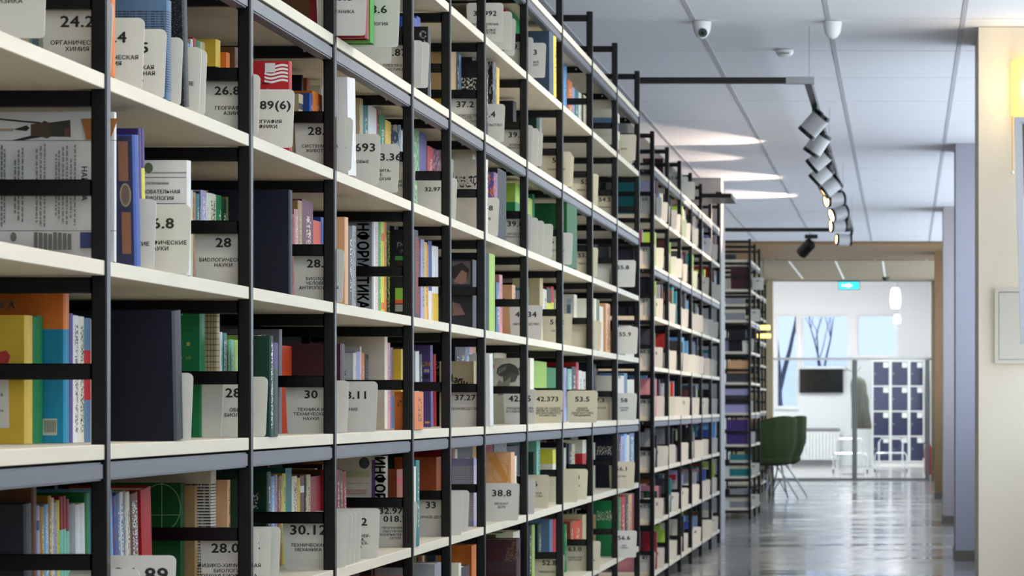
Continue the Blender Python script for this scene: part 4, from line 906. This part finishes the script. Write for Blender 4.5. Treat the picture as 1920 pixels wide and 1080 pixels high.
# radiator
o = empty('radiator', ((1525-VX)*52.9/F, 52.8, .1), label='white ribbed radiator low on the hall wall under the television', category='radiator')
w2 = .47
MB().box(-w2, w2, .06, .1, .02, .52).build('back_plate', M_white, o)
for i in range(16): MB().box(-w2+i*.0588, -w2+i*.0588+.05, .0, .06, .0, .50).build('fin', M_white, o)
MB().box(-w2, w2, .0, .1, .52, .56).build('grille', M_grey, o)
MB().box(-w2+.05, -w2+.08, .04, .08, -.1, .02).build('foot', M_white, o); MB().box(w2-.08, w2-.05, .04, .08, -.1, .02).build('foot', M_white, o)
# lockers
M_loc, M_blue = mat('locker_white', 'D9D9D6', .45), mat('locker_blue', '0A1240', .45)
for ci, (a, b_) in enumerate(((1635, 1669.5), (1669.5, 1704.5), (1704.5, 1733))):
    a, b_ = (a-VX)*51.8/F, (b_-VX)*51.8/F; wl = b_-a-.004
    o = empty('locker_cabinet', (a+.002, 51.8, 0), label='tall locker cabinet of four blue doors, %s in the row' % ORD[ci], category='locker', group='lockers in the hall')
    car = MB().box(0, wl, .02, .5, 0, .08).box(0, .02, 0, .5, .08, 1.85).box(wl-.02, wl, 0, .5, .08, 1.85).box(.02, wl-.02, .48, .5, .08, 1.85).box(.02, wl-.02, 0, .48, 1.82, 1.85)
    for k in range(4): car.box(.02, wl-.02, 0, .48, .08+k*.435, .10+k*.435)
    car.build('carcass', M_loc, o)
    for k in range(4):
        z = .103+k*.435
        dr = MB().box(.023, wl-.023, .004, .02, z, z+.41).build('door', M_blue, o)
        MB().box(wl-.12, wl-.03, -.001, .004, z+.31, z+.40).build('number_plate', M_loc, dr)
        MB().lathe([(.014, 0), (.012, .012), (0, .013)], o=(.05, .004, z+.2), ax=(0, -1, 0), n=8).build('lock', M_chrome, dr)
# coat stand with a dark coat
o = empty('coat_stand', ((1600-VX)*46/F, 46, 0), label='slim grey metal coat stand behind the glass screen', category='coat stand')
MB().lathe([(.0, .0), (.18, .0), (.18, .015), (.02, .03), (.0, .03)], n=20).build('base', M_grey, o, smooth=True)
MB().tube([(0, 0, .03), (0, 0, 1.75)], .016, 10).build('pole', M_grey, o)
for k in range(4): a = k*math.pi/2; MB().tube([(0, 0, 1.58), (.08*math.cos(a), .08*math.sin(a), 1.60), (.12*math.cos(a), .12*math.sin(a), 1.66)], .008, 6).build('hook', M_grey, o)
v, f = [], []; n = 22
for z, rx, ry, cx in ((1.50, .035, .03, .04), (1.46, .10, .05, .05), (1.38, .125, .065, .06), (1.15, .125, .075, .07), (.92, .14, .085, .09), (.74, .155, .09, .10), (.70, .15, .085, .10)):
    for i in range(n): a = 2*math.pi*i/n; q = 1+.10*math.cos(a*5)*(1.55-z); v.append((cx+rx*q*math.cos(a), ry*q*math.sin(a), z))
for j in range(6):
    for i in range(n): f.append((j*n+i, (j+1)*n+i, (j+1)*n+(i+1) % n, j*n+(i+1) % n))
f.append(tuple(range(n))); f.append(tuple(range(7*n-1, 6*n-1, -1)))
me = bpy.data.meshes.new('coat'); me.from_pydata(v, [], f); me.materials.append(mat('coat_cloth', '55564C', .9)); me.polygons.foreach_set('use_smooth', [True]*len(f)); me.update()
co_ = link('coat', me, None, ((1600-VX)*46/F+.02, 45.86, 0), label='dark grey coat hanging from the coat stand', category='coat')
MB().tube([(.11, .0, 1.36), (.18, -.02, 1.15), (.19, -.02, .92)], [.05, .045, .04], 10).build('sleeve', MATS['coat_cloth'], co_, smooth=True)
# chrome tube frames
for x0, x1, d, lab in ((1562, 1626, 47., 'chrome tube rack on castors in front of the radiator'), (1640, 1700, 47.6, 'chrome tube rack on castors in front of the lockers')):
    a, b_ = (x0-VX)*d/F, (x1-VX)*d/F
    o = empty('tube_rack', (a, d, 0), label=lab, category='rack', group='chrome racks in the hall'); w3 = b_-a
    for y in (0, .35):
        MB().tube([(.13*w3, y, .05), (.13*w3, y, .47), (.2*w3, y, .53), (.8*w3, y, .53), (.87*w3, y, .47), (.87*w3, y, .05)], .014, 8).build('hoop', M_chrome, o, smooth=True)
        MB().tube([(0, y, .05), (0, y, .26), (.06*w3, y, .3), (.94*w3, y, .3), (w3, y, .26), (w3, y, .05)], .012, 8).build('side_hoop', M_chrome, o, smooth=True)
    for x in (0, w3):
        MB().tube([(x, 0, .1), (x, .35, .1)], .011, 8).build('tie_bar', M_chrome, o)
        for y in (0, .35): MB().lathe([(0, -.012), (.026, -.012), (.026, .012), (0, .012)], o=(x, y, .026), ax=(1, 0, 0), n=12).build('castor', M_black, o)
# fire extinguisher
o = empty('fire_extinguisher', ((1740-VX)*43/F, 43, 0), label='red fire extinguisher on the floor beside the brown jamb', category='extinguisher')
MB().lathe([(0, 0), (.05, 0), (.05, .06)], n=16).build('foot', M_white, o); MB().lathe([(.05, .06), (.055, .08), (.055, .42), (.035, .5), (.018, .53), (.018, .56), (0, .56)], n=18).build('cylinder', mat('extinguisher_red', 'C02028', .3), o, smooth=True)
MB().box(-.012, .012, -.08, .02, .56, .59).build('handle', M_black, o); MB().tube([(0, -.03, .57), (-.07, -.02, .5), (-.065, 0, .3)], .009, 8).build('hose', M_black, o)
# trees outside the hall windows
M_bark = mat('bare_bark', '6A6672', .9)
tr_ = random.Random(21)
def tree(x, y, h, r, lab, lean=0., low=1.2):
    mb = MB()
    def br(p, d, ln, r, lv):
        q = p; pts = [tuple(p)]; rs = [r]
        for i in range(4):
            d = (d+Vector((tr_.uniform(-.12, .12), tr_.uniform(-.12, .12), tr_.uniform(-.02, .1)))).normalized(); q = q+d*ln/4; pts.append(tuple(q)); rs.append(r*(1-.16*(i+1)))
        mb.tube(pts, rs, 7)
        if lv > 0:
            for k in range(3 if lv > 1 else 4):
                i = tr_.choice((2, 3, 4)); p2 = Vector(pts[i]); a = tr_.uniform(0, 6.28); sp = tr_.uniform(.35, .75)
                br(p2, (d+Vector((math.cos(a)*sp, math.sin(a)*sp*.6, .25))).normalized(), ln*tr_.uniform(.6, .85), rs[i]*.6, lv-1)
    br(Vector((x, y, -.1)), Vector((lean, 0, 1)).normalized(), h, r, 4)
    mb.build('bare_tree', M_bark, label=lab, category='tree', group='bare trees outside')
tree(-2.45, 60, 2.6, .15, 'bare grey tree with a stout trunk outside the narrow hall window')
tree(-1.75, 61, 1.9, .10, 'bare tree forking low outside the middle hall window')
tree(-.3, 63, 2.6, .07, 'slender bare tree outside the last hall window', .1)
MB().box(-30, 30, YB+.3, 120, -.4, -.1).build('ground_outside', mat('winter_ground', '9AA0A4', .9), kind='structure')
